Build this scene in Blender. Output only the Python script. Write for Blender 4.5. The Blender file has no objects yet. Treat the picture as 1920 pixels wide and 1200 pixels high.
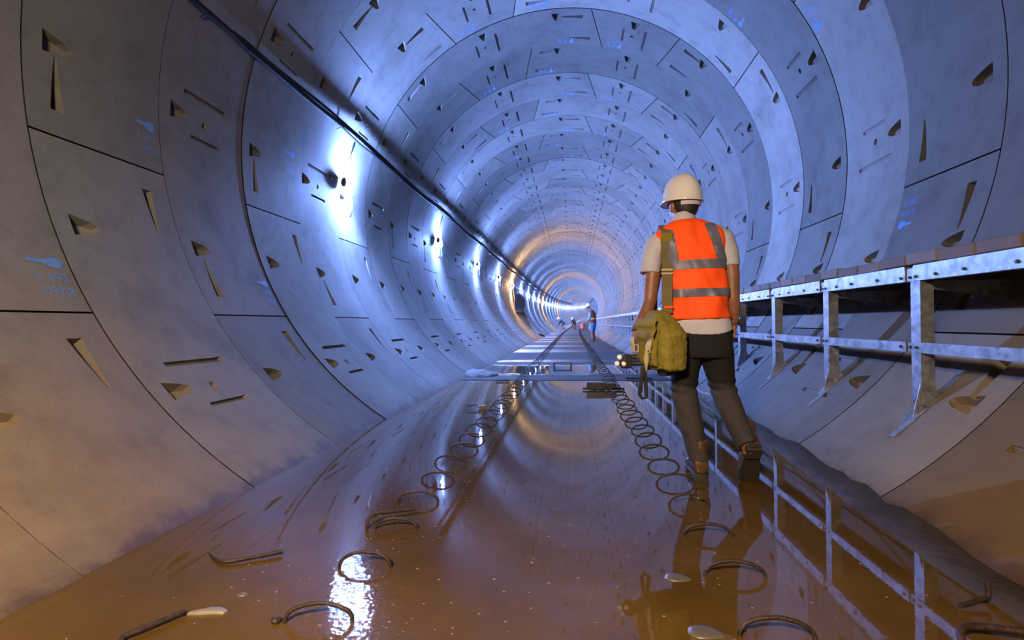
import bpy, bmesh, math, random
from mathutils import Vector, Matrix, noise
random.seed(7)
PI = math.pi
S = bpy.context.scene
COL = S.collection

# ------------------------------------------------------------------ camera, world, key lights, exposure
R = 2.90            # inner radius of the lining
W = 1.0453          # ring width
Y0 = 2.8033         # y of the joint between ring -1 and ring 0
ZC = 2.458          # height of the tunnel axis above the water
CAM = Vector((0.1366, 0.0, 0.856))
cam_d = bpy.data.cameras.new('camera')
cam = bpy.data.objects.new('camera', cam_d)
COL.objects.link(cam)
cam_d.sensor_width = 36.0
cam_d.lens = 1049.22 / 1920 * 36
cam_d.clip_start, cam_d.clip_end = 0.02, 600
rt, fw, up = (0.99425, 0.10659, -0.01), (-0.10654, 0.99429, 0.00518), (0.01049, -0.00409, 0.99994)
cam.matrix_world = Matrix(((rt[0], up[0], -fw[0], CAM.x), (rt[1], up[1], -fw[1], CAM.y), (rt[2], up[2], -fw[2], CAM.z), (0, 0, 0, 1)))
S.camera = cam

wd = bpy.data.worlds.new('world')
S.world = wd
wd.use_nodes = True
wd.node_tree.nodes['Background'].inputs[0].default_value = (0.004, 0.0035, 0.005, 1)

S.view_settings.view_transform = 'Standard'
S.view_settings.look = 'None'
S.view_settings.gamma = 1
S.view_settings.use_curve_mapping = False
S.view_settings.exposure = 0.0
S.cycles.use_denoising = True
S.cycles.max_bounces = 8
S.cycles.diffuse_bounces = 4
S.cycles.glossy_bounces = 4
S.cycles.sample_clamp_indirect = 6
S.cycles.caustics_reflective = False
S.cycles.caustics_refractive = False

LAMP_COOL = (0.205, 0.36, 1.0)
LAMP_WARM = (1.0, 0.62, 0.32)
LAMP_POWER = 21000.0
WORK_LIGHT = 310.0
WORK_COLOR = (1.0, 0.76, 0.50)
wl = bpy.data.lights.new('work_floodlight', 'AREA')      # the crew's floodlight, standing low behind the photographer
wl.shape = 'RECTANGLE'; wl.size, wl.size_y = 0.5, 0.3
wl.energy = WORK_LIGHT; wl.color = WORK_COLOR
wlo = bpy.data.objects.new('work_floodlight', wl)
COL.objects.link(wlo)
wlo.location = (-0.5, -0.9, 1.95)
wlo.rotation_euler = (math.radians(43), 0, math.radians(22))


# ------------------------------------------------------------------ helpers
def mat(name, color=(.5, .5, .5), rough=.6, metal=0.0, spec=.5, emit=None, strength=0):
    m = bpy.data.materials.new(name)
    m.use_nodes = True
    b = m.node_tree.nodes['Principled BSDF']
    b.inputs['Base Color'].default_value = (*color, 1)
    b.inputs['Roughness'].default_value = rough
    b.inputs['Metallic'].default_value = metal
    b.inputs['Specular IOR Level'].default_value = spec
    if emit:
        b.inputs['Emission Color'].default_value = (*emit, 1)
        b.inputs['Emission Strength'].default_value = strength
    return m


class NT:
    """tiny node helper"""
    def __init__(s, m):
        s.t = m.node_tree
        s.b = s.t.nodes['Principled BSDF']

    def n(s, kind, **kw):
        nd = s.t.nodes.new(kind)
        for k, v in kw.items():
            if k in nd.inputs.keys():
                nd.inputs[k].default_value = v
            else:
                setattr(nd, k, v)
        return nd

    def l(s, a, b):
        s.t.links.new(a, b)

    def pos(s):
        return s.n('ShaderNodeNewGeometry').outputs['Position']

    def noise(s, vec, scale, detail=4, rough=.55, dist=0):
        nd = s.n('ShaderNodeTexNoise', Scale=scale, Detail=detail, Roughness=rough, Distortion=dist)
        s.l(vec, nd.inputs['Vector'])
        return nd.outputs['Fac']

    def ramp(s, fac, stops):
        nd = s.n('ShaderNodeValToRGB')
        e = nd.color_ramp.elements
        while len(e) < len(stops):
            e.new(.5)
        for el, (p, c) in zip(e, stops):
            el.position = p
            el.color = (*c, 1) if len(c) == 3 else c
        s.l(fac, nd.inputs[0])
        return nd.outputs['Color']

    def mix(s, fac, a, b, mode='MIX'):
        nd = s.n('ShaderNodeMix', data_type='RGBA', blend_type=mode)
        for sock, v in ((nd.inputs[0], fac), (nd.inputs[6], a), (nd.inputs[7], b)):
            if hasattr(v, 'is_linked'):
                s.l(v, sock)
            else:
                sock.default_value = v if isinstance(v, (int, float)) else (*v, 1)
        return nd.outputs[2]

    def math(s, op, a, b=0.0, clamp=False):
        nd = s.n('ShaderNodeMath', operation=op, use_clamp=clamp)
        for sock, v in ((nd.inputs[0], a), (nd.inputs[1], b)):
            if hasattr(v, 'is_linked'):
                s.l(v, sock)
            else:
                sock.default_value = v
        return nd.outputs[0]

    def bump(s, h, strength=.2, dist=.01):
        nd = s.n('ShaderNodeBump', Strength=strength, Distance=dist)
        s.l(h, nd.inputs['Height'])
        s.l(nd.outputs[0], s.b.inputs['Normal'])


def link(name, me, parent=None, m=None, smooth=None):
    o = bpy.data.objects.new(name, me)
    COL.objects.link(o)
    if m is not None and not me.materials:
        me.materials.append(m)
    if smooth is not None:
        me.polygons.foreach_set('use_smooth', [True] * len(me.polygons))
        if smooth < 3:
            me.set_sharp_from_angle(angle=smooth)
    if parent is not None:
        o.parent = parent
    return o


def empty(name, loc=(0, 0, 0), rz=0.0):
    o = bpy.data.objects.new(name, None)
    COL.objects.link(o)
    o.location = loc
    o.rotation_euler = (0, 0, rz)
    o.empty_display_size = .1
    return o


def tag(o, label=None, cat=None, group=None, kind=None):
    if label: o['label'] = label
    if cat: o['category'] = cat
    if group: o['group'] = group
    if kind: o['kind'] = kind
    return o


class MB:
    """collects shapes into one mesh"""
    def __init__(s):
        s.v, s.f = [], []

    def add(s, vs, fs):
        n = len(s.v)
        s.v += [tuple(v) for v in vs]
        s.f += [tuple(i + n for i in f) for f in fs]
        return s

    def box(s, c, d, rot=None, cham=0.0):
        hx, hy, hz = d[0] / 2, d[1] / 2, d[2] / 2
        c = Vector(c)
        if cham <= 0:
            vs = [Vector((x, y, z)) for z in (-hz, hz) for y in (-hy, hy) for x in (-hx, hx)]
            fs = [(0, 2, 3, 1), (4, 5, 7, 6), (0, 1, 5, 4), (2, 6, 7, 3), (0, 4, 6, 2), (1, 3, 7, 5)]
        else:
            b = bmesh.new()
            bmesh.ops.create_cube(b, size=1)
            for v in b.verts:
                v.co = Vector((v.co.x * d[0], v.co.y * d[1], v.co.z * d[2]))
            bmesh.ops.bevel(b, geom=b.edges[:], offset=cham, segments=1, affect='EDGES', profile=.5)
            b.verts.index_update()
            vs = [v.co.copy() for v in b.verts]
            fs = [[v.index for v in f.verts] for f in b.faces]
            b.free()
        if rot is not None:
            vs = [rot @ v for v in vs]
        return s.add([c + v for v in vs], fs)

    def tube(s, pts, r, n=8, cap=True):
        pts = [Vector(p) for p in pts]
        m = len(pts)
        rs = r if isinstance(r, (list, tuple)) else [r] * m
        t0 = (pts[1] - pts[0]).normalized()
        u = t0.orthogonal().normalized()
        vs = []
        for i, p in enumerate(pts):
            t = (pts[min(i + 1, m - 1)] - pts[max(i - 1, 0)]).normalized()
            u = (u - t * u.dot(t)).normalized()
            w = t.cross(u)
            for k in range(n):
                a = 2 * PI * k / n
                vs.append(p + (u * math.cos(a) + w * math.sin(a)) * rs[i])
        fs = [(i * n + k, i * n + (k + 1) % n, (i + 1) * n + (k + 1) % n, (i + 1) * n + k) for i in range(m - 1) for k in range(n)]
        if cap:
            fs += [tuple(range(n))[::-1], tuple((m - 1) * n + k for k in range(n))]
        return s.add(vs, fs)

    def loft(s, rings, cap=True):
        n = len(rings[0])
        vs = [v for r in rings for v in r]
        fs = [(i * n + k, i * n + (k + 1) % n, (i + 1) * n + (k + 1) % n, (i + 1) * n + k) for i in range(len(rings) - 1) for k in range(n)]
        if cap:
            fs += [tuple(range(n))[::-1], tuple((len(rings) - 1) * n + k for k in range(n))]
        return s.add(vs, fs)

    def ico(s, c, r, sub=1, sc=(1, 1, 1)):
        b = bmesh.new()
        bmesh.ops.create_icosphere(b, subdivisions=sub, radius=1)
        b.verts.index_update()
        vs = [Vector(c) + Vector((v.co.x * r * sc[0], v.co.y * r * sc[1], v.co.z * r * sc[2])) for v in b.verts]
        fs = [[v.index for v in f.verts] for f in b.faces]
        b.free()
        return s.add(vs, fs)

    def mesh(s, name):
        me = bpy.data.meshes.new(name)
        me.from_pydata(s.v, [], s.f)
        me.validate()
        bm = bmesh.new()
        bm.from_mesh(me)
        bmesh.ops.recalc_face_normals(bm, faces=bm.faces[:])
        bm.to_mesh(me)
        bm.free()
        return me

    def build(s, name, m, parent=None, smooth=.6):
        return link(name, s.mesh(name), parent, m, smooth)


KX, KZ = .00076, .00030          # the drive is straight, then bends right and climbs a little


def bend(y):
    d = max(0.0, y - 30.0)
    return KX * d * d / 2, KZ * d * d / 2


def bend_matrix(y):
    d = max(0.0, y - 30.0)
    x, z = bend(y)
    return Matrix.Translation((x, y, z)) @ Matrix.Rotation(-KX * d, 4, 'Z') @ Matrix.Rotation(KZ * d, 4, 'X')


def pol(th, r, y):
    a = math.radians(th)
    return Vector((r * math.cos(a), y, ZC + r * math.sin(a)))


# ------------------------------------------------------------------ materials
def concrete(name, base=(.162, .158, .152), amt=1.0):
    m = mat(name, base, .78, spec=.2)
    t = NT(m)
    p = t.pos()
    oi = t.n('ShaderNodeObjectInfo')
    big = t.noise(p, 1.1, 5, .6, .6)
    mid = t.noise(p, 5.5, 6, .65)
    fine = t.noise(p, 85, 3, .6)
    c = t.mix(1.0, base, t.ramp(big, [(.28, (.70, .69, .68)), (.5, (.97, .97, .97)), (.72, (1.08, 1.08, 1.1))]), 'MULTIPLY')
    c = t.mix(1.0, c, t.ramp(mid, [(.25, (.77, .755, .74)), (.5, (1, 1, 1)), (.8, (1.10, 1.09, 1.07))]), 'MULTIPLY')
    c = t.mix(1.0, c, t.ramp(fine, [(.3, (.9, .9, .9)), (.6, (1.02, 1.02, 1.02))]), 'MULTIPLY')
    c = t.mix(1.0, c, oi.outputs['Color'], 'MULTIPLY')
    # silt washed up to a ragged line above the water
    sx = t.n('ShaderNodeSeparateXYZ')
    t.l(p, sx.inputs[0])
    h = t.math('ADD', sx.outputs['Z'], t.math('MULTIPLY', t.math('SUBTRACT', t.noise(p, 5.0, 6, .65), .5), -.17))
    h = t.math('ADD', h, .022)
    wet = t.ramp(h, [(.0, (.95, .95, .95)), (.03, (.8, .8, .8)), (.06, (.3, .3, .3)), (.14, (0, 0, 0))])
    c = t.mix(wet, c, (.038, .024, .014))
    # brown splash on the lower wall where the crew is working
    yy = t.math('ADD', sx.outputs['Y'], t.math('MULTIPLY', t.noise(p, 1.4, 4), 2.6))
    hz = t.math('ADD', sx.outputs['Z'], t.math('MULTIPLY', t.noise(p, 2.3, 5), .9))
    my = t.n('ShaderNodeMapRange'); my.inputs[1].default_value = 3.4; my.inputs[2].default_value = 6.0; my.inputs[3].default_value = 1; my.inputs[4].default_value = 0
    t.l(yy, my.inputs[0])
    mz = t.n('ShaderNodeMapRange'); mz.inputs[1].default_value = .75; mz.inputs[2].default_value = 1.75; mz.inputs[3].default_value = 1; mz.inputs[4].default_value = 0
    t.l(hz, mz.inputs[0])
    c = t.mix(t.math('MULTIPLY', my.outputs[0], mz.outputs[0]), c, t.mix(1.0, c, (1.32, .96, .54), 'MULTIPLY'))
    t.l(c, t.b.inputs['Base Color'])
    r = t.ramp(wet, [(0, (.72, .72, .72)), (1, (.6, .6, .6))])
    t.l(r, t.b.inputs['Roughness'])
    t.bump(t.math('ADD', t.math('MULTIPLY', mid, .6), t.math('MULTIPLY', fine, .4)), .35, .006)
    return m


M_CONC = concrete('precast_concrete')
M_GASKET = mat('joint_gasket', (.012, .011, .012), .9, spec=.1)
M_FAR = concrete('precast_concrete_far')

M_STEEL = mat('galvanised_steel', (.56, .57, .60), .38, .75)
t = NT(M_STEEL); p = t.pos()
vo = t.n('ShaderNodeTexVoronoi', Scale=26.0); t.l(p, vo.inputs['Vector'])
sp = t.ramp(t.noise(p, 14, 4), [(.3, (.24, .245, .26)), (.6, (.36, .37, .39))])
bw = t.n('ShaderNodeRGBToBW'); t.l(vo.outputs['Color'], bw.inputs[0])
t.l(t.mix(.45, sp, bw.outputs[0], 'SOFT_LIGHT'), t.b.inputs['Base Color'])
t.l(t.ramp(t.noise(p, 30, 3), [(.3, (.30, .30, .30)), (.7, (.52, .52, .52))]), t.b.inputs['Roughness'])

M_BOLT = mat('dark_bolt', (.05, .05, .06), .5, .6)
M_PLANK = concrete('deck_plank_concrete', (.17, .145, .13))
M_RUST = mat('rusty_rebar', (.085, .045, .025), .6, .35)
t = NT(M_RUST); p = t.pos()
t.l(t.ramp(t.noise(p, 60, 4), [(.3, (.014, .009, .007)), (.55, (.038, .020, .012)), (.8, (.075, .038, .019))]), t.b.inputs['Base Color'])
t.bump(t.noise(p, 140, 2), .5, .004)
M_CABLE = mat('black_cable', (.012, .012, .016), .75, spec=.2)
M_DARK = mat('dark_plastic', (.02, .02, .022), .5)
M_PAINT = mat('blue_stencil_paint', (.06, .22, .72), .7)
t = NT(M_PAINT); p = t.pos()
t.l(t.ramp(t.noise(p, 40, 5, .7), [(.35, (.17, .24, .40)), (.55, (.06, .18, .50))]), t.b.inputs['Base Color'])
M_COOL = mat('cool_bulb', (1, 1, 1), .5, emit=LAMP_COOL, strength=LAMP_POWER)
M_WARM = mat('warm_bulb', (1, 1, 1), .5, emit=LAMP_WARM, strength=LAMP_POWER * .85)
M_WHITE = mat('white_plastic', (.75, .75, .75), .4)
M_FOAM2 = mat('thin_foam', (.085, .068, .045), .4)
M_FOAM = mat('foam', (.17, .14, .10), .45)

# ------------------------------------------------------------------ lining: precast segments with bolt pockets
POCK = {0: .3, 1: 22.8, 2: 45.5, 3: 68, 4: 91, 5: 113, 6: 135, 7: 156.5, 8: 178.5, 9: 200.3, 10: 222.7, 11: 245, 12: 268, 13: 290, 14: 315.8, 15: 338.2}
EVEN = [((34.0, 34.0), (99.3, 103.1), 68), ((99.3, 103.1), (125.3, 121.2), 112.8), ((125.3, 121.2), (189.5, 189.5), 156.5),
        ((189.5, 189.5), (257, 257), 222.7), ((257, 257), (324.5, 324.5), 290), ((-35.5, -35.5), (34, 34), 0.0)]
ODD = [((-10.5, -10.5), (54.5, 58.4), 23), ((54.5, 58.4), (80.9, 76.8), 68), ((80.9, 76.8), (145.4, 145.4), 113),
       ((145.4, 145.4), (211.6, 211.6), 178.5), ((211.6, 211.6), (281, 281), 246), ((281, 281), (349.5, 349.5), 316)]
GAP_T, GAP_S = .0062, .0035


def cyl_pt(u, v, thc, r):
    """u metres along the drive, v metres of arc from thc"""
    a = math.radians(thc) + v / R
    return (r * math.cos(a), u, r * math.sin(a))


def cutter(mb, outline, depths, thc):
    """outline [(u, v)], a floor depth per point"""
    n = len(outline)
    vs = [cyl_pt(u, v, thc, R - .06) for u, v in outline] + [cyl_pt(u, v, thc, R + d) for (u, v), d in zip(outline, depths)]
    fs = [tuple(range(n)), tuple(range(2 * n - 1, n - 1, -1))] + [(i, n + i, n + (i + 1) % n, (i + 1) % n) for i in range(n)]
    mb.add(vs, fs)


def segment_mesh(name, lo, hi, centre):
    nt = max(6, int(abs(hi[0] - lo[0]) / 2.7))
    vs, fs = [], []
    for r in (R, R + .24):
        for s in (GAP_S / W, 1 - GAP_S / W):
            g = math.degrees(GAP_T / R)
            a0 = lo[0] + (lo[1] - lo[0]) * s + g
            a1 = hi[0] + (hi[1] - hi[0]) * s - g
            for i in range(nt + 1):
                a = math.radians(a0 + (a1 - a0) * i / nt)
                vs.append((r * math.cos(a), s * W, r * math.sin(a)))
    k = nt + 1
    for i in range(nt):
        fs += [(i, i + 1, k + i + 1, k + i), (2 * k + i, 3 * k + i, 3 * k + i + 1, 2 * k + i + 1),
               (i, 2 * k + i, 2 * k + i + 1, i + 1), (k + i, k + i + 1, 3 * k + i + 1, 3 * k + i)]
    fs += [(0, k, 3 * k, 2 * k), (nt, 2 * k + nt, 3 * k + nt, k + nt)]
    body = MB().add(vs, fs).mesh(name + '_body')
    A, B = MB(), MB()
    for th in POCK.values():
        for q in (th, th - 360):
            if lo[0] + 2 < q < hi[0] - 2 and lo[1] + 2 < q < hi[1] - 2:
                cutter(A, [(.125, -.066), (.27, -.036), (.312, -.016), (.322, 0), (.312, .016), (.27, .036), (.125, .066)],
                       [.105, .07, .045, .04, .045, .07, .105], q)
    ring = [(.5 * W + .029 * math.cos(a), .029 * math.sin(a)) for a in [i * PI / 5 for i in range(10)]]
    cutter(A, ring, [.08] * 10, centre + .2)
    mt = math.pi / 180 * R
    cutter(B, [(.25 * W, -.016), (.765 * W, -.016), (.765 * W, .022), (.25 * W, .022)], [.03, .03, .006, .006], centre - 3.7)
    cutter(B, [(.34 * W, -.014), (.69 * W, -.014), (.69 * W, .018), (.34 * W, .018)], [.026, .026, .005, .005], centre + 2.9)
    key = abs(hi[0] - lo[0]) < 40

    def slot(j, sgn, s):
        base = j[0] + (j[1] - j[0]) * s
        d0, d1 = sgn * 3.2 * mt, sgn * 9.6 * mt
        u = s * W
        cutter(B, [(u - .045, d0), (u + .045, d0), (u + .012, d1), (u - .006, d1)], [.095, .095, .004, .004], base)
    if not key:
        slot(lo, 1, .8)
        slot(hi, -1, .195)
        if abs(lo[0] - lo[1]) > .1: slot(lo, 1, .21)
        if abs(hi[0] - hi[1]) > .1: slot(hi, -1, .79)
    o = bpy.data.objects.new('tmp', body)
    COL.objects.link(o)
    tmp = []
    for mb in (A, B):
        c = bpy.data.objects.new('tmp_cut', mb.mesh('cut'))
        COL.objects.link(c)
        tmp.append(c)
        md = o.modifiers.new('b', 'BOOLEAN')
        md.operation = 'DIFFERENCE'; md.object = c; md.solver = 'EXACT'; md.use_self = False
    dg = bpy.context.evaluated_depsgraph_get()
    me = bpy.data.meshes.new_from_object(o.evaluated_get(dg))
    me.name = name
    for c in tmp + [o]:
        bpy.data.objects.remove(c)
    me.materials.clear()
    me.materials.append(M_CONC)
    me.materials.append(M_GASKET)
    for pl in me.polygons:
        rr = [math.hypot(me.vertices[i].co.x, me.vertices[i].co.z) for i in pl.vertices]
        if max(rr) > R + .2 and min(rr) < R + .05: pl.material_index = 1
    me.polygons.foreach_set('use_smooth', [True] * len(me.polygons))
    nors = [None] * len(me.loops)
    for pl in me.polygons:
        flat = Vector(pl.normal)
        for li in pl.loop_indices:
            v = me.vertices[me.loops[li].vertex_index].co
            rad = Vector((-v.x, 0, -v.z))
            rl = rad.length
            rad /= rl
            nors[li] = rad if (abs(rl - R) < .004 and flat.dot(rad) > .985) else flat
    me.normals_split_custom_set(nors)
    return me


lining = tag(empty('wall_lining'), kind='structure')
SEG = {0: [], 1: []}
for par, table in ((0, EVEN), (1, ODD)):
    for lo, hi, c in table:
        SEG[par].append((segment_mesh('concrete_segment', lo, hi, c), lo, hi, c))

rnd = random.Random(11)
N_NEAR, N_FIRST = 46, -2
TINT = {(0, 5): .8, (0, 0): .75, (1, 0): .80, (1, 5): .85, (2, 5): 1.34, (2, 0): 1.15, (3, 0): .82, (3, 5): .95, (4, 5): 1.62, (4, 0): 1.5, (5, 0): .76, (5, 2): .78, (5, 1): .8, (6, 0): .70, (6, 2): .72, (6, 1): .68, (5, 5): .85,  # concrete tone per segment; lamp falloff is painted into the near right ones
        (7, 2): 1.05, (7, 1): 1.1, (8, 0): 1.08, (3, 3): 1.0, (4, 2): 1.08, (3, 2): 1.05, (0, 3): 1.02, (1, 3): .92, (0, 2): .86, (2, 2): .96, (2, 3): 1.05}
seg_obj = {}
for k in range(N_FIRST, N_NEAR):
    y = Y0 + W * k
    lift = Matrix.Translation((rnd.uniform(-.004, .004), 0, ZC + rnd.uniform(-.004, .004)))
    for i, (me, lo, hi, c) in enumerate(SEG[k % 2]):
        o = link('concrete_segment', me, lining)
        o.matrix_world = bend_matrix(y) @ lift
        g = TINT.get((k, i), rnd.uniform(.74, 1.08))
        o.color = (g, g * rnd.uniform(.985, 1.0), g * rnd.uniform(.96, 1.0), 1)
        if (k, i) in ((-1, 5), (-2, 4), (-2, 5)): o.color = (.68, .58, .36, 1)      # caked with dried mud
        seg_obj[(k, i)] = o


def far_rings(k0, k1, name):
    mb = MB()
    n = 48
    for k in range(k0, k1):
        y = Y0 + W * k
        rings = []
        for s, r in ((0, R + .05), (.004, R), (W - .004, R), (W, R + .05)):
            m = bend_matrix(y) @ Matrix.Translation((0, 0, ZC))
            rings.append([m @ Vector((r * math.cos(2 * PI * i / n), s, r * math.sin(2 * PI * i / n))) for i in range(n)])
        mb.loft(rings, cap=False)
    me = mb.mesh(name)
    bm = bmesh.new(); bm.from_mesh(me)
    for f in bm.faces:
        f.normal_update()
    bm.to_mesh(me); bm.free()
    o = link(name, me, lining, M_FAR, .5)
    o['kind'] = 'stuff'
    return o


far_rings(N_NEAR, 172, 'far_rings')
far_rings(-12, N_FIRST, 'rear_rings')
mb = MB()
for y, sgn in ((Y0 + W * 172 - .05, 1), (Y0 - W * 12 + .05, -1)):
    m = bend_matrix(y) @ Matrix.Translation((0, 0, ZC))
    ring = [m @ Vector((3.0 * math.cos(2 * PI * i / 48), 0, 3.0 * math.sin(2 * PI * i / 48))) for i in range(48)]
    ring2 = [v + Vector((0, .2 * sgn, 0)) for v in ring]
    mb.loft([ring, ring2])
tag(mb.build('wall_end', M_FAR), kind='structure')


# stencilled numbers: flat print on the segments
def stencil(seg, k, th_top, s0, rows, wid=.20, rowh=.085, seed=0):
    mb = MB()
    yb = 0.0
    for ri, body in enumerate(rows):
        if body == '#':
            q = []
            pts = [(0, -.006), (.09, -.008), (.11, -.022), (.15, -.034), (.19, -.03), (.205, 0), (.19, .032), (.15, .034), (.11, .02), (.09, .014), (0, .016)]
            vs = [(x * wid / .2, y + .03, 0) for x, y in pts]
            data = (vs, [tuple(range(len(vs)))])
            offs = Vector((0, -ri * rowh))
        else:
            cu = bpy.data.curves.new('txt', 'FONT')
            cu.body = body; cu.size = rowh * .85; cu.resolution_u = 2
            to = bpy.data.objects.new('txt', cu)
            COL.objects.link(to)
            dg = bpy.context.evaluated_depsgraph_get()
            tm = bpy.data.meshes.new_from_object(to.evaluated_get(dg))
            bpy.data.objects.remove(to)
            xs = [v.co.x for v in tm.vertices]
            sc = wid / max(.01, max(xs))
            data = ([(v.co.x * sc, v.co.y, 0) for v in tm.vertices], [tuple(pl.vertices) for pl in tm.polygons])
            offs = Vector((0, -ri * rowh))
        vs = []
        for x, y, _ in data[0]:
            v_arc = -(y + offs.y)          # the row's up is towards a smaller angle
            a = math.radians(th_top) + v_arc / R
            vs.append(((R - .003) * math.cos(a), s0 * W + x, (R - .003) * math.sin(a)))
        mb.add(vs, data[1])
    me = bpy.data.meshes.new('stencil_mark')
    me.from_pydata(mb.v, [], mb.f)
    return link('stencil_mark', me, seg, M_PAINT)


stencil(seg_obj[(-1, 3)], -1, 206.2, .765, ['#', '2  892', '109028'])
stencil(seg_obj[(1, 3)], 1, 205.6, .79, ['#', '2 608', '12019'], .17)
stencil(seg_obj[(0, 2)], 0, 183.6, .78, ['#', '2 312', '10914'], .17)
stencil(seg_obj[(2, 2)], 2, 175.6, .76, ['#', '2 311', '10820'], .18)
stencil(seg_obj[(1, 5)], 1, 343.6, .77, ['#', '2 004', '200612'], .17)
stencil(seg_obj[(2, 5)], 2, 27.5, .79, ['#', '2 117', '12016'], .17)
stencil(seg_obj[(3, 0)], 3, 42.2, .79, ['#', '2 124', '12021'], .17)
for k in range(4, 13):
    if k % 2 == 0:
        stencil(seg_obj[(k, 0)], k, 94.3, .77, ['#', '2 1%02d' % (k * 7), '120%02d' % k], .17)
        stencil(seg_obj[(k, 1)], k, 115.5, .77, ['#', '2 2%02d' % (k * 5), '119%02d' % k], .17)
    else:
        stencil(seg_obj[(k, 1)], k, 72.0, .77, ['#', '2 1%02d' % (k * 6), '121%02d' % k], .17)
        stencil(seg_obj[(k, 2)], k, 87.2, .80, ['#', '2 3%02d' % (k * 4), '122%02d' % k], .16)

# ------------------------------------------------------------------ water and floor
M_WATER = mat('muddy_water', (.060, .036, .017), .03, spec=.5)
t = NT(M_WATER); p = t.pos()
t.b.inputs['IOR'].default_value = 1.52
t.l(t.ramp(t.noise(p, 1.6, 4), [(.3, (.062, .030, .005)), (.7, (.105, .056, .013))]), t.b.inputs['Base Color'])
h = t.math('ADD', t.math('MULTIPLY', t.noise(p, 9, 2), .5), t.math('MULTIPLY', t.noise(p, 38, 3, .6), .35))
gr = t.n('ShaderNodeVectorMath', operation='DISTANCE'); t.l(p, gr.inputs[0]); gr.inputs[1].default_value = (-.60, 1.62, 0)
drip = t.n('ShaderNodeMapRange'); drip.inputs[1].default_value = .15; drip.inputs[2].default_value = .68; drip.inputs[3].default_value = 1; drip.inputs[4].default_value = 0
t.l(gr.outputs['Value'], drip.inputs[0])
h = t.math('ADD', h, t.math('MULTIPLY', t.math('MULTIPLY', t.noise(p, 55, 3, .6, .8), drip.outputs[0]), 7.0))     # drips ruffle the water around the nearest hoops
t.bump(h, .05, .004)
t.l(t.ramp(t.noise(p, 3.0, 4), [(.35, (.008, .008, .008)), (.75, (.035, .035, .035))]), t.b.inputs['Roughness'])

M_FLOOR = mat('wet_screed', (.14, .13, .12), .3, spec=.12)
t = NT(M_FLOOR); p = t.pos()
sx = t.n('ShaderNodeSeparateXYZ'); t.l(p, sx.inputs[0])
cv = t.n('ShaderNodeCombineXYZ'); t.l(t.math('MULTIPLY', sx.outputs['X'], .22), cv.inputs[0]); t.l(sx.outputs['Y'], cv.inputs[1])
edge = t.math('ADD', sx.outputs['Y'], t.math('MULTIPLY', t.math('SUBTRACT', t.noise(p, 2.2, 4), .5), 1.0))
band = t.ramp(t.math('MULTIPLY', t.math('SUBTRACT', edge, 8.0), .1), [(.10, (0, 0, 0)), (.13, (1, 1, 1)), (.30, (1, 1, 1)), (.34, (0, 0, 0))])
pud = t.ramp(t.noise(cv.outputs[0], .38, 3, .5), [(.50, (0, 0, 0)), (.56, (.55, .55, .55))])
wet = t.math('MAXIMUM', band, pud)
t.l(t.mix(wet, t.mix(t.noise(p, 5, 5), (.032, .030, .033), (.075, .071, .071)), (.04, .032, .025)), t.b.inputs['Base Color'])
t.l(t.mix(wet, (.85, .85, .85), (.02, .02, .02)), t.b.inputs['Roughness'])
t.bump(t.noise(p, 30, 3), .02, .003)


def strip(name, y0, y1, z, m, wid=1.6, step=2.0, thick=.25):
    rings = []
    y = y0
    while True:
        mm = bend_matrix(y)
        rings.append([mm @ Vector((-wid, 0, z)), mm @ Vector((wid, 0, z)), mm @ Vector((wid, 0, z - thick)), mm @ Vector((-wid, 0, z - thick))])
        if y >= y1: break
        y = min(y + step, y1)
    o = MB().loft(rings).build(name, m, None, .3)
    return tag(o, kind='structure')


strip('water', -9.5, 8.32, 0.0, M_WATER)
strip('floor', 8.30, Y0 + W * 171, .007, M_FLOOR, step=3)

# silt bank along the right edge of the water
M_MUD = mat('silt', (.085, .06, .04), .45)
t = NT(M_MUD); p = t.pos()
t.l(t.ramp(t.noise(p, 7, 5), [(.3, (.030, .019, .010)), (.7, (.062, .043, .026))]), t.b.inputs['Base Color'])
t.bump(t.noise(p, 24, 5), .5, .02)
rows = []
ny = 90
for i in range(ny + 1):
    y = -2 + i * (10.4 / ny)
    nz = noise.noise(Vector((0, y * 1.7, 3))) * .05 + noise.noise(Vector((0, y * 6, 8))) * .018
    x0 = 1.37 + max(0, y - 2.0) * .035 + nz
    th = -57.6 + max(0, y - 1) * .25 + nz * 28
    e = pol(min(th, -54.5), R - .004, y)
    rows.append([(x0, y, -.02), (x0 + .02, y, .002), ((x0 + e.x) / 2, y, .010 + nz * .2), (e.x, y, e.z + .004), (e.x + .08, y, e.z - .05), (x0, y, -.1)])
tag(MB().loft(rows).build('mud_bank', M_MUD, None, 1.2), kind='structure')

# ------------------------------------------------------------------ lamps along the left wall
ORD = ['nearest', 'second', 'third', 'fourth', 'fifth', 'sixth', 'seventh', 'eighth', 'ninth', 'tenth', 'eleventh', 'twelfth', 'thirteenth', 'fourteenth', 'fifteenth',
       'sixteenth', 'seventeenth', 'eighteenth', 'nineteenth', 'twentieth', 'twenty-first', 'twenty-second', 'twenty-third', 'twenty-fourth', 'twenty-fifth',
       'twenty-sixth', 'twenty-seventh', 'twenty-eighth', 'twenty-ninth', 'thirtieth', 'thirty-first', 'thirty-second']
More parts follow.
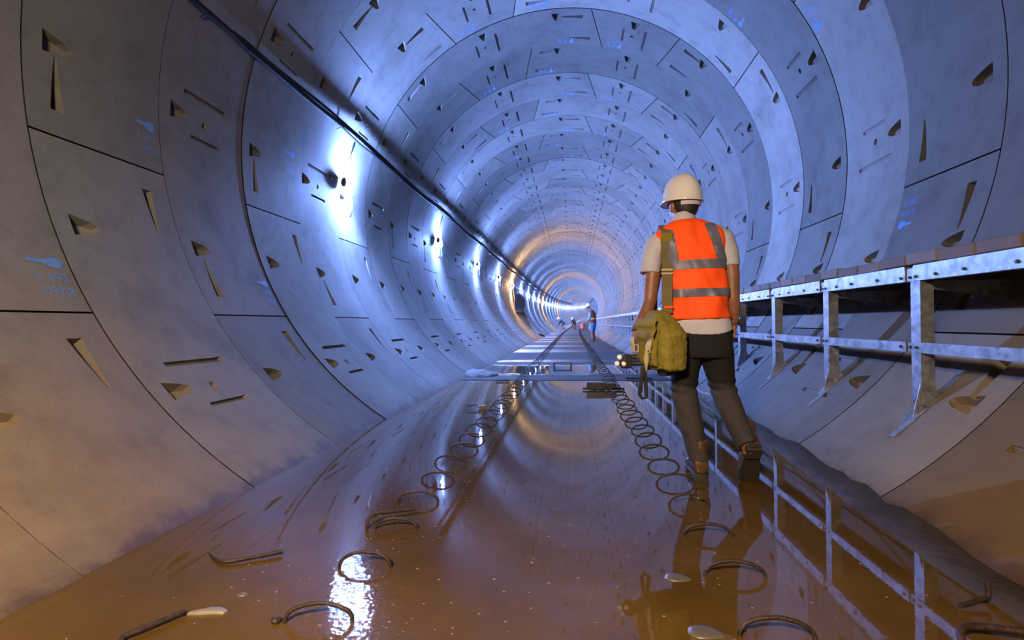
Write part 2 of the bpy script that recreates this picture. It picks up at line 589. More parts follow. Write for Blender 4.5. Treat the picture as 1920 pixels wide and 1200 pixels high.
# local frame of a lamp: origin on the wall at 175 deg, x away from the wall, y along the drive, z up
b = MB().tube([(0.005, -.21, .03), (.06, -.20, .03), (.08, -.13, .02)], .009, 6)
b.box((.004, -.21, .03), (.012, .07, .09)); LB_BRACKET = b.mesh('bracket')
b = MB().tube([(.004, 0, 0), (.03, 0, 0), (.074, 0, 0), (.076, 0, 0)], [.055, .092, .108, .102], 20); LB_HOLDER = b.mesh('lamp_housing')
b = MB().tube([(.070, 0, 0), (.085, 0, 0), (.118, 0, 0), (.142, 0, 0), (.155, 0, 0), (.159, 0, 0)], [.104, .106, .094, .067, .035, .008], 20); LB_BULB = b.mesh('bulb')
aim = Matrix.Translation((.080, -.01, 0)) @ Matrix.Rotation(math.radians(46), 4, 'Z') @ Matrix.Scale(.6, 4) @ Matrix.Translation((-.03, 0, 0))   # aimed across and down the drive
LB_HOLDER.transform(aim); LB_BULB.transform(aim)
dz = .65
def lamp_cord_mesh():
    b = MB()
    top = Vector((-.02 + .16, .30, dz))
    b.tube([top, (.10, .22, .42), (.11, .20, .05), (.10, .215, -.12), (.12, .24, -.30), (.09, .20, -.42)], .0075, 5)
    b.tube([(.05, .10, 0), (.06, .15, -.06), (.09, .18, -.02), (.11, .20, .1)], .006, 5)
    return b.mesh('cord')
LB_CORD = lamp_cord_mesh()
b = MB().tube([(.105, .205, .03), (.105, .205, .0), (.105, .207, -.12), (.105, .21, -.15)], [.012, .026, .026, .012], 8); LB_PLUG = b.mesh('plug')
for me, m in ((LB_BRACKET, M_DARK), (LB_HOLDER, M_DARK), (LB_CORD, M_CABLE), (LB_PLUG, M_WHITE)):
    me.materials.append(m)
    me.polygons.foreach_set('use_smooth', [True] * len(me.polygons))
LB_BULB.polygons.foreach_set('use_smooth', [True] * len(LB_BULB.polygons))
LB_WARM = LB_BULB.copy()
LB_BULB.materials.append(M_COOL)
LB_WARM.materials.append(M_WARM)
for i in range(34):
    k = 4.02 + 4.95 * i
    y = Y0 + W * k
    w0 = pol(175.0, R, 0)
    o = empty('wall_lamp')
    o.matrix_world = bend_matrix(y) @ Matrix.Translation(w0)
    warm = i % 5 == 4
    nm = ('%s wall lamp from the front' % (ORD + ['thirty-third', 'thirty-fourth'])[i]) if i else 'nearest wall lamp, glaring on the left wall'
    tag(o, '%s, %s dome light below the black cable' % (nm, 'warm orange' if warm else 'bluish white'), 'lamp', 'lamps along the left wall')
    link('bulb', LB_WARM if warm else LB_BULB, o)
    link('lamp_housing', LB_HOLDER, o)
    if i < 12:
        link('bracket', LB_BRACKET, o)
        link('cord', LB_CORD, o); link('plug', LB_PLUG, o)

# ------------------------------------------------------------------ black cable run on the left wall
b = MB()
for j, (off, rr, dr) in enumerate(((0, .020, .03), (.75, .016, .05), (-.6, .014, .025))):
    pts = []
    y = -6.0
    while y < 120:
        kk = (y - Y0) / W
        ph = ((kk - 4.3) / 4.95) % 1.0
        sag = .9 * math.sin(PI * ph) ** 2 + .5 * noise.noise(Vector((j * 3.1, y * .9, 0)))
        if j == 1: sag += 1.1 * max(0, math.cos(2 * PI * ph)) ** 6
        mm = bend_matrix(y)
        q = pol(161.4 + off * (1 if y > 4.5 else .35) + sag * .8, R - .03 - dr - .012 * abs(noise.noise(Vector((j, y * .6, 2)))), 0)
        pts.append(mm @ q)
        y += .18 if y < 14 else (.5 if y < 40 else 2.0)
    b.tube(pts, rr, 6)
cb = tag(b.build('cable_run', M_CABLE, None, 3.1), 'black bundled cable run along the left wall above the lamps', 'cable')
hk = MB().box((.02, 0, 0), (.05, .02, .012)).box((.045, 0, .02), (.012, .02, .05)).mesh('hook')
hk.materials.append(M_DARK)
for i in range(24):
    y = Y0 + W * (-1.2 + 2.475 * i)
    o = link('hook', hk, cb)
    o.matrix_world = bend_matrix(y) @ Matrix.Translation(pol(163, R - .012, 0)) @ Matrix.Rotation(math.radians(-18), 4, 'Y')

# ------------------------------------------------------------------ walkway on the right
XW = 2.0
BAY = 1.083
YP = 3.335          # centre of the gap between two bays
walk = tag(empty('walkway', (2.3, YP, 0)), 'galvanised steel walkway frame with plank deck along the right wall', 'walkway')
wall_x = lambda z: math.sqrt(R * R - (z - ZC) ** 2)
b = MB()
b.add([(XW, -.105, 1.063), (XW, -.028, 1.063), (XW, -.028, .40), (XW, -.105, .46), (XW + .004, -.105, 1.063), (XW + .004, -.028, 1.063), (XW + .004, -.028, .40), (XW + .004, -.105, .46)],
      [(0, 1, 2, 3), (4, 7, 6, 5), (0, 4, 5, 1), (1, 5, 6, 2), (2, 6, 7, 3), (3, 7, 4, 0)])
b.box((XW + .034, -.107, .725), (.068, .004, .67))
b.box((XW + .034, -.026, .745), (.068, .004, .63))
ME_POST = b.mesh('post')
b = MB()            # strip anchored on the lining, gusset up to the post
for a0, a1, yy0, yy1, d in ((309.5, 319.5, -.135, -.09, .006), (312.0, 316.5, -.09, -.03, .005)):
    n_ = 8
    A = [pol(a0 + (a1 - a0) * i / n_, R - .001, yy0) for i in range(n_ + 1)]
    B_ = [pol(a0 + (a1 - a0) * i / n_, R - .001, yy1) for i in range(n_ + 1)]
    C_ = [pol(a0 + (a1 - a0) * i / n_, R - d, yy1) for i in range(n_ + 1)]
    D_ = [pol(a0 + (a1 - a0) * i / n_, R - d, yy0) for i in range(n_ + 1)]
    b.loft([[A[i], B_[i], C_[i], D_[i]] for i in range(n_ + 1)])
g0, g1 = pol(312.6, R - .004, -.10), pol(316.2, R - .004, -.10)
b.add([g0, g1, (XW + .07, -.10, .52), (XW, -.10, .50)] + [Vector(v) + Vector((0, .005, 0)) for v in (g0, g1, (XW + .07, -.10, .52), (XW, -.10, .50))],
      [(0, 1, 2, 3), (4, 7, 6, 5), (0, 4, 5, 1), (1, 5, 6, 2), (2, 6, 7, 3), (3, 7, 4, 0)])
ME_BRK = b.mesh('base_bracket')


def channel(z0, z1, cut, lip):
    """front face with clipped top corners and two lips, from y=.02 to BAY-.05"""
    y0, y1 = .02, BAY - .055
    f_ = [(y0, z0), (y1, z0), (y1, z1 - cut), (y1 - cut, z1), (y0 + cut, z1), (y0, z1 - cut)]
    b = MB()
    n = len(f_)
    b.add([(XW - .006, y, z) for y, z in f_] + [(XW - .001, y, z) for y, z in f_],
          [tuple(range(n)), tuple(range(2 * n - 1, n - 1, -1))] + [(i, n + i, n + (i + 1) % n, (i + 1) % n) for i in range(n)])
    b.box((XW + lip / 2, (y0 + y1) / 2, z1 - .003), (lip, y1 - y0 - 2 * cut, .004))
    b.box((XW + lip / 2, (y0 + y1) / 2, z0 + .003), (lip, y1 - y0, .004))
    return b


ME_FASCIA = channel(1.063, 1.148, .008, .05).mesh('fascia_panel')
ME_RAIL = channel(.672, .728, .0001, .03).mesh('mid_rail')
ME_SPLICE = MB().box((XW + .006, -.018, 1.10), (.006, .085, .07)).mesh('splice_plate')
ME_SPLICE2 = MB().box((XW + .006, -.018, .70), (.006, .085, .05)).mesh('splice_plate')
xw = wall_x(1.03)
b = MB()
b.add([(XW, -.07, 1.06), (xw, -.07, 1.06), (wall_x(.95), -.07, .95), (xw - .10, -.07, .97), (XW, -.07, 1.03)] +
      [(XW, -.062, 1.06), (xw, -.062, 1.06), (wall_x(.95), -.062, .95), (xw - .10, -.062, .97), (XW, -.062, 1.03)],
      [(0, 1, 2, 3, 4), (9, 8, 7, 6, 5)] + [(i, 5 + i, 5 + (i + 1) % 5, (i + 1) % 5) for i in range(5)])
b.box(((XW + xw) / 2, -.066, 1.058), (xw - XW, .07, .008))
ME_ARM = b.mesh('cantilever_arm')
ME_PLANK = MB().box(((1.995 + wall_x(1.18)) / 2, 0, 1.182), (wall_x(1.18) - 1.995 - .012, .2605, .062), None, .006).mesh('deck_plank')
bb = MB().tube([(-.001, 0, 0), (-.010, 0, 0)], .008, 6).mesh('bolt')
for me, m in ((ME_POST, M_STEEL), (ME_BRK, M_STEEL), (ME_FASCIA, M_STEEL), (ME_RAIL, M_STEEL), (ME_SPLICE, M_STEEL), (ME_SPLICE2, M_STEEL), (ME_ARM, M_STEEL), (ME_PLANK, M_PLANK), (bb, M_BOLT)):
    me.materials.append(m)
wm = walk.matrix_world.copy()
wm_inv = Matrix.Translation((-2.3, -YP, 0))
NB0, NB1 = -4, 52
for i in range(NB0, NB1):
    y = YP + BAY * i
    m = bend_matrix(y)
    for nm, me in (('post', ME_POST), ('base_bracket', ME_BRK), ('fascia_panel', ME_FASCIA), ('mid_rail', ME_RAIL), ('splice_plate', ME_SPLICE), ('splice_plate', ME_SPLICE2), ('cantilever_arm', ME_ARM)):
        o = link(nm, me, walk)
        o.matrix_local = wm_inv @ m
        if i < 4 and i > -3:
            pts = []
            if nm == 'fascia_panel': pts = [(.05, 1.085), (.30, 1.092), (.62, 1.092), (.83, 1.087), (BAY - .085, 1.085)]
            elif nm == 'mid_rail': pts = [(.06, .70), (BAY - .085, .70)]
            elif nm == 'splice_plate': pts = [(-.018, 1.085 if me is ME_SPLICE else .70)]
            for py, pz in pts:
                q = link('bolt', bb, o)
                q.location = (XW - .006 + (.009 if nm == 'splice_plate' else 0), py, pz)
    for j in range(4):
        o = link('deck_plank', ME_PLANK, walk)
        yy = y + .02 + (j + .5) * BAY / 4
        o.matrix_local = wm_inv @ bend_matrix(yy) @ Matrix.Translation((rnd.uniform(-.004, .004), 0, rnd.uniform(-.004, .004)))
        g = rnd.uniform(.75, 1.25)
        o.color = (g, g * rnd.uniform(.9, 1), g * rnd.uniform(.85, 1.02), 1)
b = MB()
for i in range(NB1, 118):
    m = wm_inv @ bend_matrix(YP + BAY * i)
    for me in (ME_POST, ME_FASCIA, ME_RAIL):
        b.add([m @ v.co for v in me.vertices], [tuple(pl.vertices) for pl in me.polygons])
    b.add([m @ Vector(v) for v in ((XW, 0, 1.15), (2.55, 0, 1.15), (2.55, BAY, 1.15), (XW, BAY, 1.15), (XW, 0, 1.21), (2.55, 0, 1.21), (2.55, BAY, 1.21), (XW, BAY, 1.21))],
          [(0, 3, 2, 1), (4, 5, 6, 7), (0, 1, 5, 4), (1, 2, 6, 5), (2, 3, 7, 6), (3, 0, 4, 7)])
o = b.build('far_bays', M_STEEL, walk, .3)
o['kind'] = 'stuff'

# ------------------------------------------------------------------ rebar hoops standing in the floor
def hoop_mesh(w, h, seed):
    r = random.Random(seed)
    pts = [(-w / 2, 0, -.03)]
    for i in range(17):
        q = PI - PI * i / 16
        pts.append((w / 2 * math.cos(q) + r.uniform(-.0015, .0015), r.uniform(-.003, .003), h * math.sin(q) ** .85))
    pts.append((w / 2, 0, -.03))
    me = MB().tube(pts, .0062, 6).mesh('rebar_hoop')
    me.materials.append(M_RUST)
    me.polygons.foreach_set('use_smooth', [True] * len(me.polygons))
    return me


HM = [hoop_mesh(.185, .050, 1), hoop_mesh(.176, .046, 2), hoop_mesh(.192, .053, 3), hoop_mesh(.18, .055, 4)]
cnt = ['nearest', 'second', 'third', 'fourth', 'fifth', 'sixth', 'seventh', 'eighth', 'ninth', 'tenth', 'eleventh', 'twelfth', 'thirteenth', 'fourteenth', 'fifteenth']
for side, x0, y0 in (('left', -.605, 1.55), ('right', .667, 1.58)):
    y = y0
    for i in range(128):
        z = 0 if y < 8.3 else .007
        o = link('rebar_hoop', HM[rnd.randrange(4)])
        m = bend_matrix(y + rnd.uniform(-.02, .02) * (1 if i > 1 else .2))
        o.matrix_world = m @ Matrix.Translation((x0 + rnd.uniform(-.012, .012), 0, z)) @ Matrix.Rotation(rnd.uniform(-.14, .14), 4, 'Z') @ Matrix.Rotation(rnd.uniform(-.12, .06), 4, 'X')
        if i < 15:
            tag(o, 'rusty rebar hoop in the water, %s of the %s row' % (cnt[i], side), 'rebar', 'rebar hoops in the %s row' % side)
        else:
            tag(o, 'small rusty rebar hoop in the far dense stretch of the %s row' % side, 'rebar', 'far rebar hoops in the %s row' % side)
        y += .36
    b = MB()
    while y < 118:
        b.add([bend_matrix(y) @ (v.co + Vector((x0, 0, .007))) for v in HM[0].vertices], [tuple(pl.vertices) for pl in HM[0].polygons])
        y += .36
    tag(b.build('distant_rebar', M_RUST, None, 1.0), 'dark line of distant rebar hoops at the far end of the %s row' % side, 'rebar', kind='stuff')
#@@PART2
# ------------------------------------------------------------------ people
def cloth(name, color, rough=.85, scale=60.0, var=.12, spec=.25):
    m = mat(name, color, rough, spec=spec)
    t = NT(m)
    p = t.pos()
    a = tuple(max(0, c * (1 - var)) for c in color)
    b = tuple(min(1, c * (1 + var)) for c in color)
    t.l(t.ramp(t.noise(p, 9, 4), [(.3, a), (.7, b)]), t.b.inputs['Base Color'])
    t.bump(t.noise(p, scale * 4, 2), .25, .002)
    return m


M_SKIN = mat('skin', (.22, .095, .052), .5)
t = NT(M_SKIN); p = t.pos()
t.l(t.ramp(t.noise(p, 16, 4), [(.3, (.18, .070, .036)), (.7, (.25, .110, .060))]), t.b.inputs['Base Color'])
t.b.inputs['Subsurface Weight'].default_value = .06
t.b.inputs['Subsurface Radius'].default_value = (.02, .008, .004)
M_HAIR = mat('dark_hair', (.012, .009, .008), .55)
M_HELMET = mat('white_helmet', (.60, .57, .58), .2, spec=.5)
M_SHIRT = cloth('pale_shirt', (.42, .40, .48), .75, 90, .06)
M_VEST = cloth('orange_vest', (.93, .086, .009), .7, 90, .08)
M_BAND = mat('grey_reflective_tape', (.115, .112, .165), .5, .1)
M_BAG = cloth('olive_canvas', (.185, .145, .022), .85, 110, .18)
M_BAG2 = cloth('olive_webbing', (.13, .10, .045), .8, 160, .12)
M_TAN = cloth('tan_leather', (.42, .34, .20), .6, 60, .1)
M_BOOT = mat('brown_leather', (.075, .035, .018), .32)
M_SOLE = mat('dark_sole', (.020, .015, .008), .7)
M_TROUSER = cloth('dark_trousers', (.020, .018, .021), .85, 120, .15)
t = NT(M_TROUSER); p = t.pos()
sx = t.n('ShaderNodeSeparateXYZ'); t.l(p, sx.inputs[0])
hh = t.math('ADD', sx.outputs['Z'], t.math('MULTIPLY', t.math('SUBTRACT', t.noise(p, 11, 4), .5), .10))
below_knee = t.ramp(hh, [(.47, (1, 1, 1)), (.53, (0, 0, 0))])  # trousers turn paler below the knee
t.l(t.mix(below_knee, (.011, .010, .012), t.mix(t.noise(p, 20, 4), (.030, .025, .026), (.052, .043, .044))), t.b.inputs['Base Color'])


def rings_from(path, n=16):
    """path [(x, y, z, r1, r2)]: r1 along the local side axis (world x-ish), r2 along depth; rings square to the path"""
    out = []
    m = len(path)
    for i, q in enumerate(path):
        c = Vector(q[:3])
        tn = (Vector(path[min(i + 1, m - 1)][:3]) - Vector(path[max(i - 1, 0)][:3])).normalized()
        sd = Vector((1, 0, 0))
        sd = (sd - tn * sd.dot(tn)).normalized()
        dp = tn.cross(sd)
        out.append([c + sd * q[3] * math.cos(2 * PI * k / n) + dp * (q[4] if len(q) > 4 else q[3]) * math.sin(2 * PI * k / n) for k in range(n)])
    return out


def spw(v, e):
    return math.copysign(abs(v) ** e, v)


def torso_ring(z, cx, rx, cy, ry, n=40, ex=.78, tilt=0.0):
    return [Vector((cx + rx * spw(math.cos(a), ex), cy + ry * spw(math.sin(a), ex), z + tilt * rx * spw(math.cos(a), ex))) for a in [2 * PI * k / n for k in range(n)]]


def interp(tab, z):
    if z <= tab[0][0]: return tab[0][1:]
    for a, b in zip(tab, tab[1:]):
        if z <= b[0]:
            f = (z - a[0]) / (b[0] - a[0])
            return tuple(p + (q - p) * f for p, q in zip(a[1:], b[1:]))
    return tab[-1][1:]


def remesh(mb, name, voxel, m, parent, smooth=3, fold=None, loc=None):
    """one continuous skin over the union of the shapes"""
    o = bpy.data.objects.new('tmp', mb.mesh('tmp'))
    COL.objects.link(o)
    md = o.modifiers.new('r', 'REMESH'); md.mode = 'VOXEL'; md.voxel_size = voxel
    if smooth:
        ms = o.modifiers.new('s', 'SMOOTH'); ms.factor = .5; ms.iterations = smooth
    dg = bpy.context.evaluated_depsgraph_get()
    me = bpy.data.meshes.new_from_object(o.evaluated_get(dg))
    bpy.data.objects.remove(o)
    me.name = name
    if fold:
        ns = [v.normal.copy() for v in me.vertices]
        for v, nn in zip(me.vertices, ns):
            v.co += nn * fold(v.co)
    if loc is not None:
        me.transform(Matrix.Translation(-Vector(loc)))
    return link(name, me, parent, m, 3.1)


def shift(o, loc):
    o.data.transform(Matrix.Translation(-Vector(loc)))
    return o


def hand(mb, wrist, down, thumb, palm, sc=1.0, curl=.55):
    """palm, four unequal bent fingers and a thumb leaving the side of the palm"""
    w = Vector(wrist)
    d = Vector(down).normalized()
    s_ = Vector(thumb); s_ = (s_ - d * s_.dot(d)).normalized()
    pn = Vector(palm); pn = (pn - d * pn.dot(d) - s_ * pn.dot(s_)).normalized()
    rg = []
    for u, hw, ht, off in ((-.02, .024, .019, 0), (.0, .026, .018, 0), (.03, .036, .017, .002), (.06, .040, .016, .004), (.083, .039, .013, .006), (.09, .030, .009, .007)):
        c = w + d * u * sc + pn * off * sc
        rg.append([c + s_ * hw * sc * math.cos(2 * PI * k / 14) + pn * ht * sc * math.sin(2 * PI * k / 14) for k in range(14)])
    mb.loft(rg)
    for j, (o_, ln, r_) in enumerate(((.029, .070, .0088), (.010, .080, .0092), (-.010, .074, .0088), (-.028, .058, .0078))):
        base = w + d * .076 * sc + s_ * o_ * sc + pn * .006 * sc
        pts, rs = [base], [r_ * sc * 1.08]
        a = curl * .35
        cur = base
        dirn = d + s_ * o_ * 2.2
        for q, f in enumerate((.46, .31, .23)):
            a += curl * (.35 + .28 * q) * (1 + .10 * j)
            v = (dirn.normalized() * math.cos(a) + pn * math.sin(a))
            for h_ in (.5, 1.0):
                pts.append(cur + v * ln * f * h_ * sc)
                rs.append(r_ * sc * (1.0 - .07 * (q + h_)))
            cur = pts[-1]
        mb.tube(pts, rs, 8)
    tb = w + d * .022 * sc + s_ * .024 * sc + pn * .006 * sc
    v1 = (d * .72 + s_ * .55 + pn * .40).normalized()
    v2 = (d * .92 + s_ * .16 + pn * .42).normalized()
    mb.tube([tb, tb + v1 * .03 * sc, tb + v1 * .048 * sc, tb + v1 * .048 * sc + v2 * .018 * sc, tb + v1 * .048 * sc + v2 * .034 * sc],
            [.0135 * sc, .0125 * sc, .0105 * sc, .0098 * sc, .0075 * sc], 8)


def head_shapes(mb, c, az, sc=1.0, pitch=0.0):
    """skull, jaw, nose, ears, brows, lips; az is the facing direction in the ground plane, 0 = +y"""
    m = Matrix.Translation(c) @ Matrix.Rotation(az, 4, 'Z') @ Matrix.Rotation(pitch, 4, 'X') @ Matrix.Scale(sc, 4)

    def put(sub):
        mb.add([m @ Vector(v) for v in sub.v], sub.f)
    put(MB().ico((0, -.012, .03), 1, 3, (.073, .094, .092)))
    put(MB().ico((0, .022, -.035), 1, 3, (.056, .066, .078)))
    put(MB().ico((0, .070, -.088), 1, 2, (.026, .020, .018)))
    put(MB().loft([[Vector((.016 * math.cos(a) * f, y + .012 * math.sin(a), z)) for a in [k * PI / 4 for k in range(8)]] for f, y, z in ((.45, .084, .022), (.7, .095, .0), (1.0, .101, -.020), (.9, .092, -.032))]))
    for sx_ in (-1, 1):
        put(MB().ico((sx_ * .074, -.008, -.005), 1, 2, (.010, .018, .031)))
        put(MB().ico((sx_ * .030, .076, .018), 1, 2, (.015, .010, .010)))
        put(MB().ico((sx_ * .030, .080, .036), 1, 2, (.021, .010, .006)))
    put(MB().ico((0, .083, -.052), 1, 2, (.024, .011, .006)))
    put(MB().ico((0, .080, -.062), 1, 2, (.021, .011, .007)))
    return m


def eyes_part(m, parent, loc):
    b = MB()
    for s_ in (-1, 1):
        b.ico((s_ * .030, .0795, .018), .0085, 1)
    me = b.mesh('eyes'); me.transform(m)
    me.transform(Matrix.Translation(-Vector(loc)))
    return link('eyes', me, parent, M_EYE, 3.1)


M_EYE = mat('eye', (.35, .33, .31), .15)


def helmet_mesh(m, name='helmet'):
    b = MB()
    n = 40
    rg = []

    def ring(z, rx, ry, oy, peak=0.0):
        out = []
        for k in range(n):
            a = 2 * PI * k / n
            x, y = rx * math.cos(a), ry * math.sin(a) + oy
            if peak: y += peak * max(0, math.sin(a)) ** 3
            ridge = .004 * max(0, 1 - abs(x) / .03) * max(0, (z - .04) / .09)
            out.append(Vector((x, y, z + ridge - .012 * max(0, -math.sin(a)) * (z < .03))))
        return out
    rg.append(ring(.004, .094, .116, -.004))
    rg.append(ring(.000, .106, .128, -.004, .030))
    rg.append(ring(.006, .107, .130, -.004, .031))
    rg.append(ring(.016, .101, .122, -.004, .010))
    for z, f in ((.035, .985), (.06, .95), (.085, .885), (.108, .79), (.128, .655), (.143, .48), (.152, .28), (.155, .08)):
        rg.append(ring(z, .101 * f, .122 * f, -.004))
    b.loft(rg)
    me = b.mesh(name)
    me.transform(m)
    return me


PL = Vector((.83, 3.15, 0))
man = tag(empty('person', PL), 'man seen from behind in orange reflective vest and white helmet, walking by the hoops', 'person')
HC = Vector((.752, 3.185, 1.487))
HAZ = math.radians(24)

b = MB()
hm = head_shapes(b, HC, HAZ)
b.loft(rings_from([(.752, 3.155, 1.34, .072, .066), (.750, 3.160, 1.40, .056, .056), (.750, 3.168, 1.46, .054, .056), (.751, 3.178, 1.50, .05, .055)]))
b.loft([torso_ring(*q, n=24) for q in ((.72, .838, .150, 3.15, .100), (.82, .83, .150, 3.15, .102), (.95, .815, .142, 3.15, .098), (1.10, .802, .148, 3.15, .102),
                                        (1.24, .792, .155, 3.15, .104), (1.32, .775, .150, 3.15, .088), (1.37, .765, .10, 3.155, .07))])
L_ARM = [(.625, 3.15, 1.305, .050, .052), (.592, 3.145, 1.20, .048, .052), (.577, 3.135, 1.10, .043, .045), (.563, 3.13, .975, .037, .039), (.545, 3.145, .915, .038, .040), (.515, 3.17, .86, .031, .032), (.490, 3.19, .812, .0245, .021)]
R_ARM = [(.945, 3.15, 1.325, .050, .052), (.985, 3.145, 1.22, .048, .052), (.998, 3.14, 1.11, .043, .046), (1.002, 3.135, .975, .036, .038), (1.008, 3.15, .915, .038, .040), (1.013, 3.165, .87, .031, .033), (1.016, 3.175, .835, .025, .022)]
b.loft(rings_from(L_ARM))
b.loft(rings_from(R_ARM))
hand(b, (.489, 3.192, .808), (-.22, .12, -.97), (.15, .98, .0), (1, -.1, 0), .86, .62)
hand(b, (1.016, 3.176, .830), (-.06, .10, -.99), (-.1, .98, .1), (-1, -.1, 0), .86, .60)
for pth in ([(.765, 3.15, .80, .085, .09), (.752, 3.17, .60, .068, .07), (.752, 3.185, .47, .054, .056), (.765, 3.165, .33, .050, .056), (.805, 3.15, .16, .036, .038), (.815, 3.155, .07, .036, .04)],
            [(.90, 3.15, .80, .085, .09), (.935, 3.18, .60, .068, .07), (.958, 3.19, .47, .054, .056), (.985, 3.12, .36, .050, .054), (1.030, 3.01, .235, .036, .038), (1.04, 2.985, .17, .036, .04)]):
    b.loft(rings_from(pth))
remesh(b, 'body', .0045, M_SKIN, man, 4, None, PL)
eyes_part(hm, man, PL)

# hair: a shell over the back of the skull below the helmet, cut by a hairline
b = MB()
n = 30
rg = []
for z, rx, ry, oy in ((-.052, .048, .060, -.026), (-.045, .056, .066, -.024), (-.02, .070, .080, -.018), (.01, .078, .093, -.014), (.04, .079, .100, -.012), (.07, .070, .088, -.012)):
    rr = []
    for k in range(n):
        a = PI + PI * .06 + (PI * .88) * k / (n - 1)
        rr.append(Vector((rx * math.cos(a), oy + ry * math.sin(a) * 1.0, z)))
    for k in range(n):
        a = PI + PI * .06 + (PI * .88) * (n - 1 - k) / (n - 1)
        rr.append(Vector((rx * .85 * math.cos(a), oy + ry * .85 * math.sin(a), z)))
    rg.append([hm @ v for v in rr])
b.loft(rg)
shift(b.build('hair', M_HAIR, man, 1.2), PL)
me = helmet_mesh(Matrix.Translation((.7475, 3.178, 1.512)) @ Matrix.Rotation(HAZ, 4, 'Z') @ Matrix.Rotation(math.radians(-2), 4, 'X'))
me.transform(Matrix.Translation(-PL))
hel = link('helmet', me, man, M_HELMET, .9)
b = MB()
rg = []
for z, f in ((-.028, .97), (-.006, 1.0), (.008, 1.0)):
    rg.append([hm @ Vector(((.082 * f + d_) * math.cos(a), -.014 + (.101 * f + d_) * math.sin(a), z + .024)) for d_, rng in ((.003, range(15)), (-.004, range(14, -1, -1))) for a in [PI * 1.22 + PI * .56 * k / 14 for k in rng]])
b.loft(rg)
shift(b.build('headband', M_SHIRT, hel, 1.0), PL)

# shirt: torso, sleeves and collar under the vest
def folds(s1, s2, amp):
    return lambda c: amp * (noise.noise(Vector((c.x * s1, c.y * s1, c.z * s2))) + .5 * noise.noise(Vector((c.x * s1 * 2.3 + 5, c.y * s1 * 2.3, c.z * s2 * 2.1 + c.x * 9))))


b = MB()
hem = [Vector((v.x, v.y, v.z - .028 * (1 - ((v.x - .835) / .16) ** 2) + .012)) for v in torso_ring(.795, .838, .163, 3.15, .122)]
b.loft([hem] + [torso_ring(*q) for q in ((.84, .83, .163, 3.15, .120), (.98, .812, .155, 3.15, .110), (1.24, .794, .160, 3.15, .112), (1.32, .775, .160, 3.15, .095), (1.375, .762, .10, 3.155, .075))])
b.loft(rings_from([(.66, 3.15, 1.315, .062, .072), (.605, 3.15, 1.275, .064, .074), (.578, 3.148, 1.20, .060, .070), (.568, 3.144, 1.128, .059, .066), (.567, 3.143, 1.118, .056, .062)]))
b.loft(rings_from([(.90, 3.15, 1.335, .062, .072), (.955, 3.15, 1.30, .064, .074), (.978, 3.148, 1.23, .058, .070), (.990, 3.144, 1.16, .052, .064), (.991, 3.143, 1.149, .049, .060)]))
remesh(b, 'shirt', .006, M_SHIRT, man, 4, folds(9, 6, .004), PL)
b = MB()
rg = []
for z, r_ in ((1.365, .076), (1.40, .070), (1.432, .064), (1.436, .060), (1.40, .062)):
    rg.append([Vector((.751 + r_ * math.cos(a), 3.162 + r_ * 1.02 * math.sin(a), z - .022 * math.sin(a) * .7 - (.012 if z > 1.39 else 0) * (1 + math.sin(a)))) for a in [2 * PI * k / 30 for k in range(30)]])
b.loft(rg, cap=False)
shift(b.build('collar', M_SHIRT, man, 1.4), PL)

# vest with its tape
VT = [(.868, .812, .176, 3.15, .132), (.92, .811, .170, 3.15, .128), (.98, .812, .166, 3.15, .124), (1.08, .806, .163, 3.15, .121), (1.18, .797, .165, 3.15, .122), (1.24, .790, .172, 3.15, .121),
      (1.29, .778, .188, 3.15, .112), (1.325, .769, .192, 3.15, .101), (1.352, .764, .172, 3.152, .093), (1.378, .760, .135, 3.156, .085), (1.398, .756, .098, 3.16, .078), (1.408, .754, .078, 3.162, .072)]


def vest_fold(x, y, z):
    q = .010 * noise.noise(Vector((x * 13, y * 6, z * 3.2 + x * 6))) + .007 * noise.noise(Vector((x * 22 + z * 16, y * 9, z * 9)))
    q += .010 * math.exp(-((z - 1.0) / .1) ** 2) * math.sin(38 * (x * .8 - z * .55))  * .6
    return max(q, -.0035)


def vest_pt(a, z, off=0.0):
    cx, rx, cy, ry = interp(VT, z)
    x, y = cx + (rx + off) * spw(math.cos(a), .78), cy + (ry + off) * spw(math.sin(a), .78)
    f = vest_fold(x, y, z)
    k = math.hypot((x - cx) / rx, (y - cy) / ry)
    zz = z + .085 * (x - .77) * min(1, max(0, (z - 1.15) / .2)) + .02 * (x - .81) * (z < 1.2)
    return Vector((x + f * (x - cx) / rx / k, y + f * 1.6 * (y - cy) / ry / k, zz))


b = MB()
NV = 96
b.loft([[vest_pt(2 * PI * k / NV, .868 + (1.408 - .868) * (i / 44)) for k in range(NV)] for i in range(45)])
vest = shift(b.build('vest', M_VEST, man, 3.1), PL)


def tape_h(z0, z1):
    b = MB()
    m = 4
    rg = [[vest_pt(2 * PI * k / NV, z0 + (z1 - z0) * i / m, .0045) for k in range(NV)] for i in range(m + 1)]
    inn = [[vest_pt(2 * PI * k / NV, z, -.004) for k in range(NV)] for z in (z1, z0)]
    b.loft(rg + inn + [rg[0]], cap=False)
    return shift(b.build('reflective_tape', M_BAND, vest, 1.2), PL)


def ang_for_x(x, z, back):
    cx, rx, cy, ry = interp(VT, z)
    c = max(-1, min(1, (x - cx) / rx))
    a = math.acos(spw(c, 1 / .78))
    return -a if back else a


def tape_v(x0, x1, z0, z1, wd=.046):
    b = MB()
    for back in (True, False):
        rg = []
        for i in range(25):
            z = z0 + (z1 - z0) * i / 24
            x = x0 + (x1 - x0) * i / 24
            aa = [ang_for_x(x + wd * (j / 4 - .5), z, back) for j in range(5)]
            rg.append([vest_pt(a, z, .0065) for a in aa] + [vest_pt(a, z, -.003) for a in reversed(aa)])
        b.loft(rg)
    return shift(b.build('reflective_tape', M_BAND, vest, 1.2), PL)


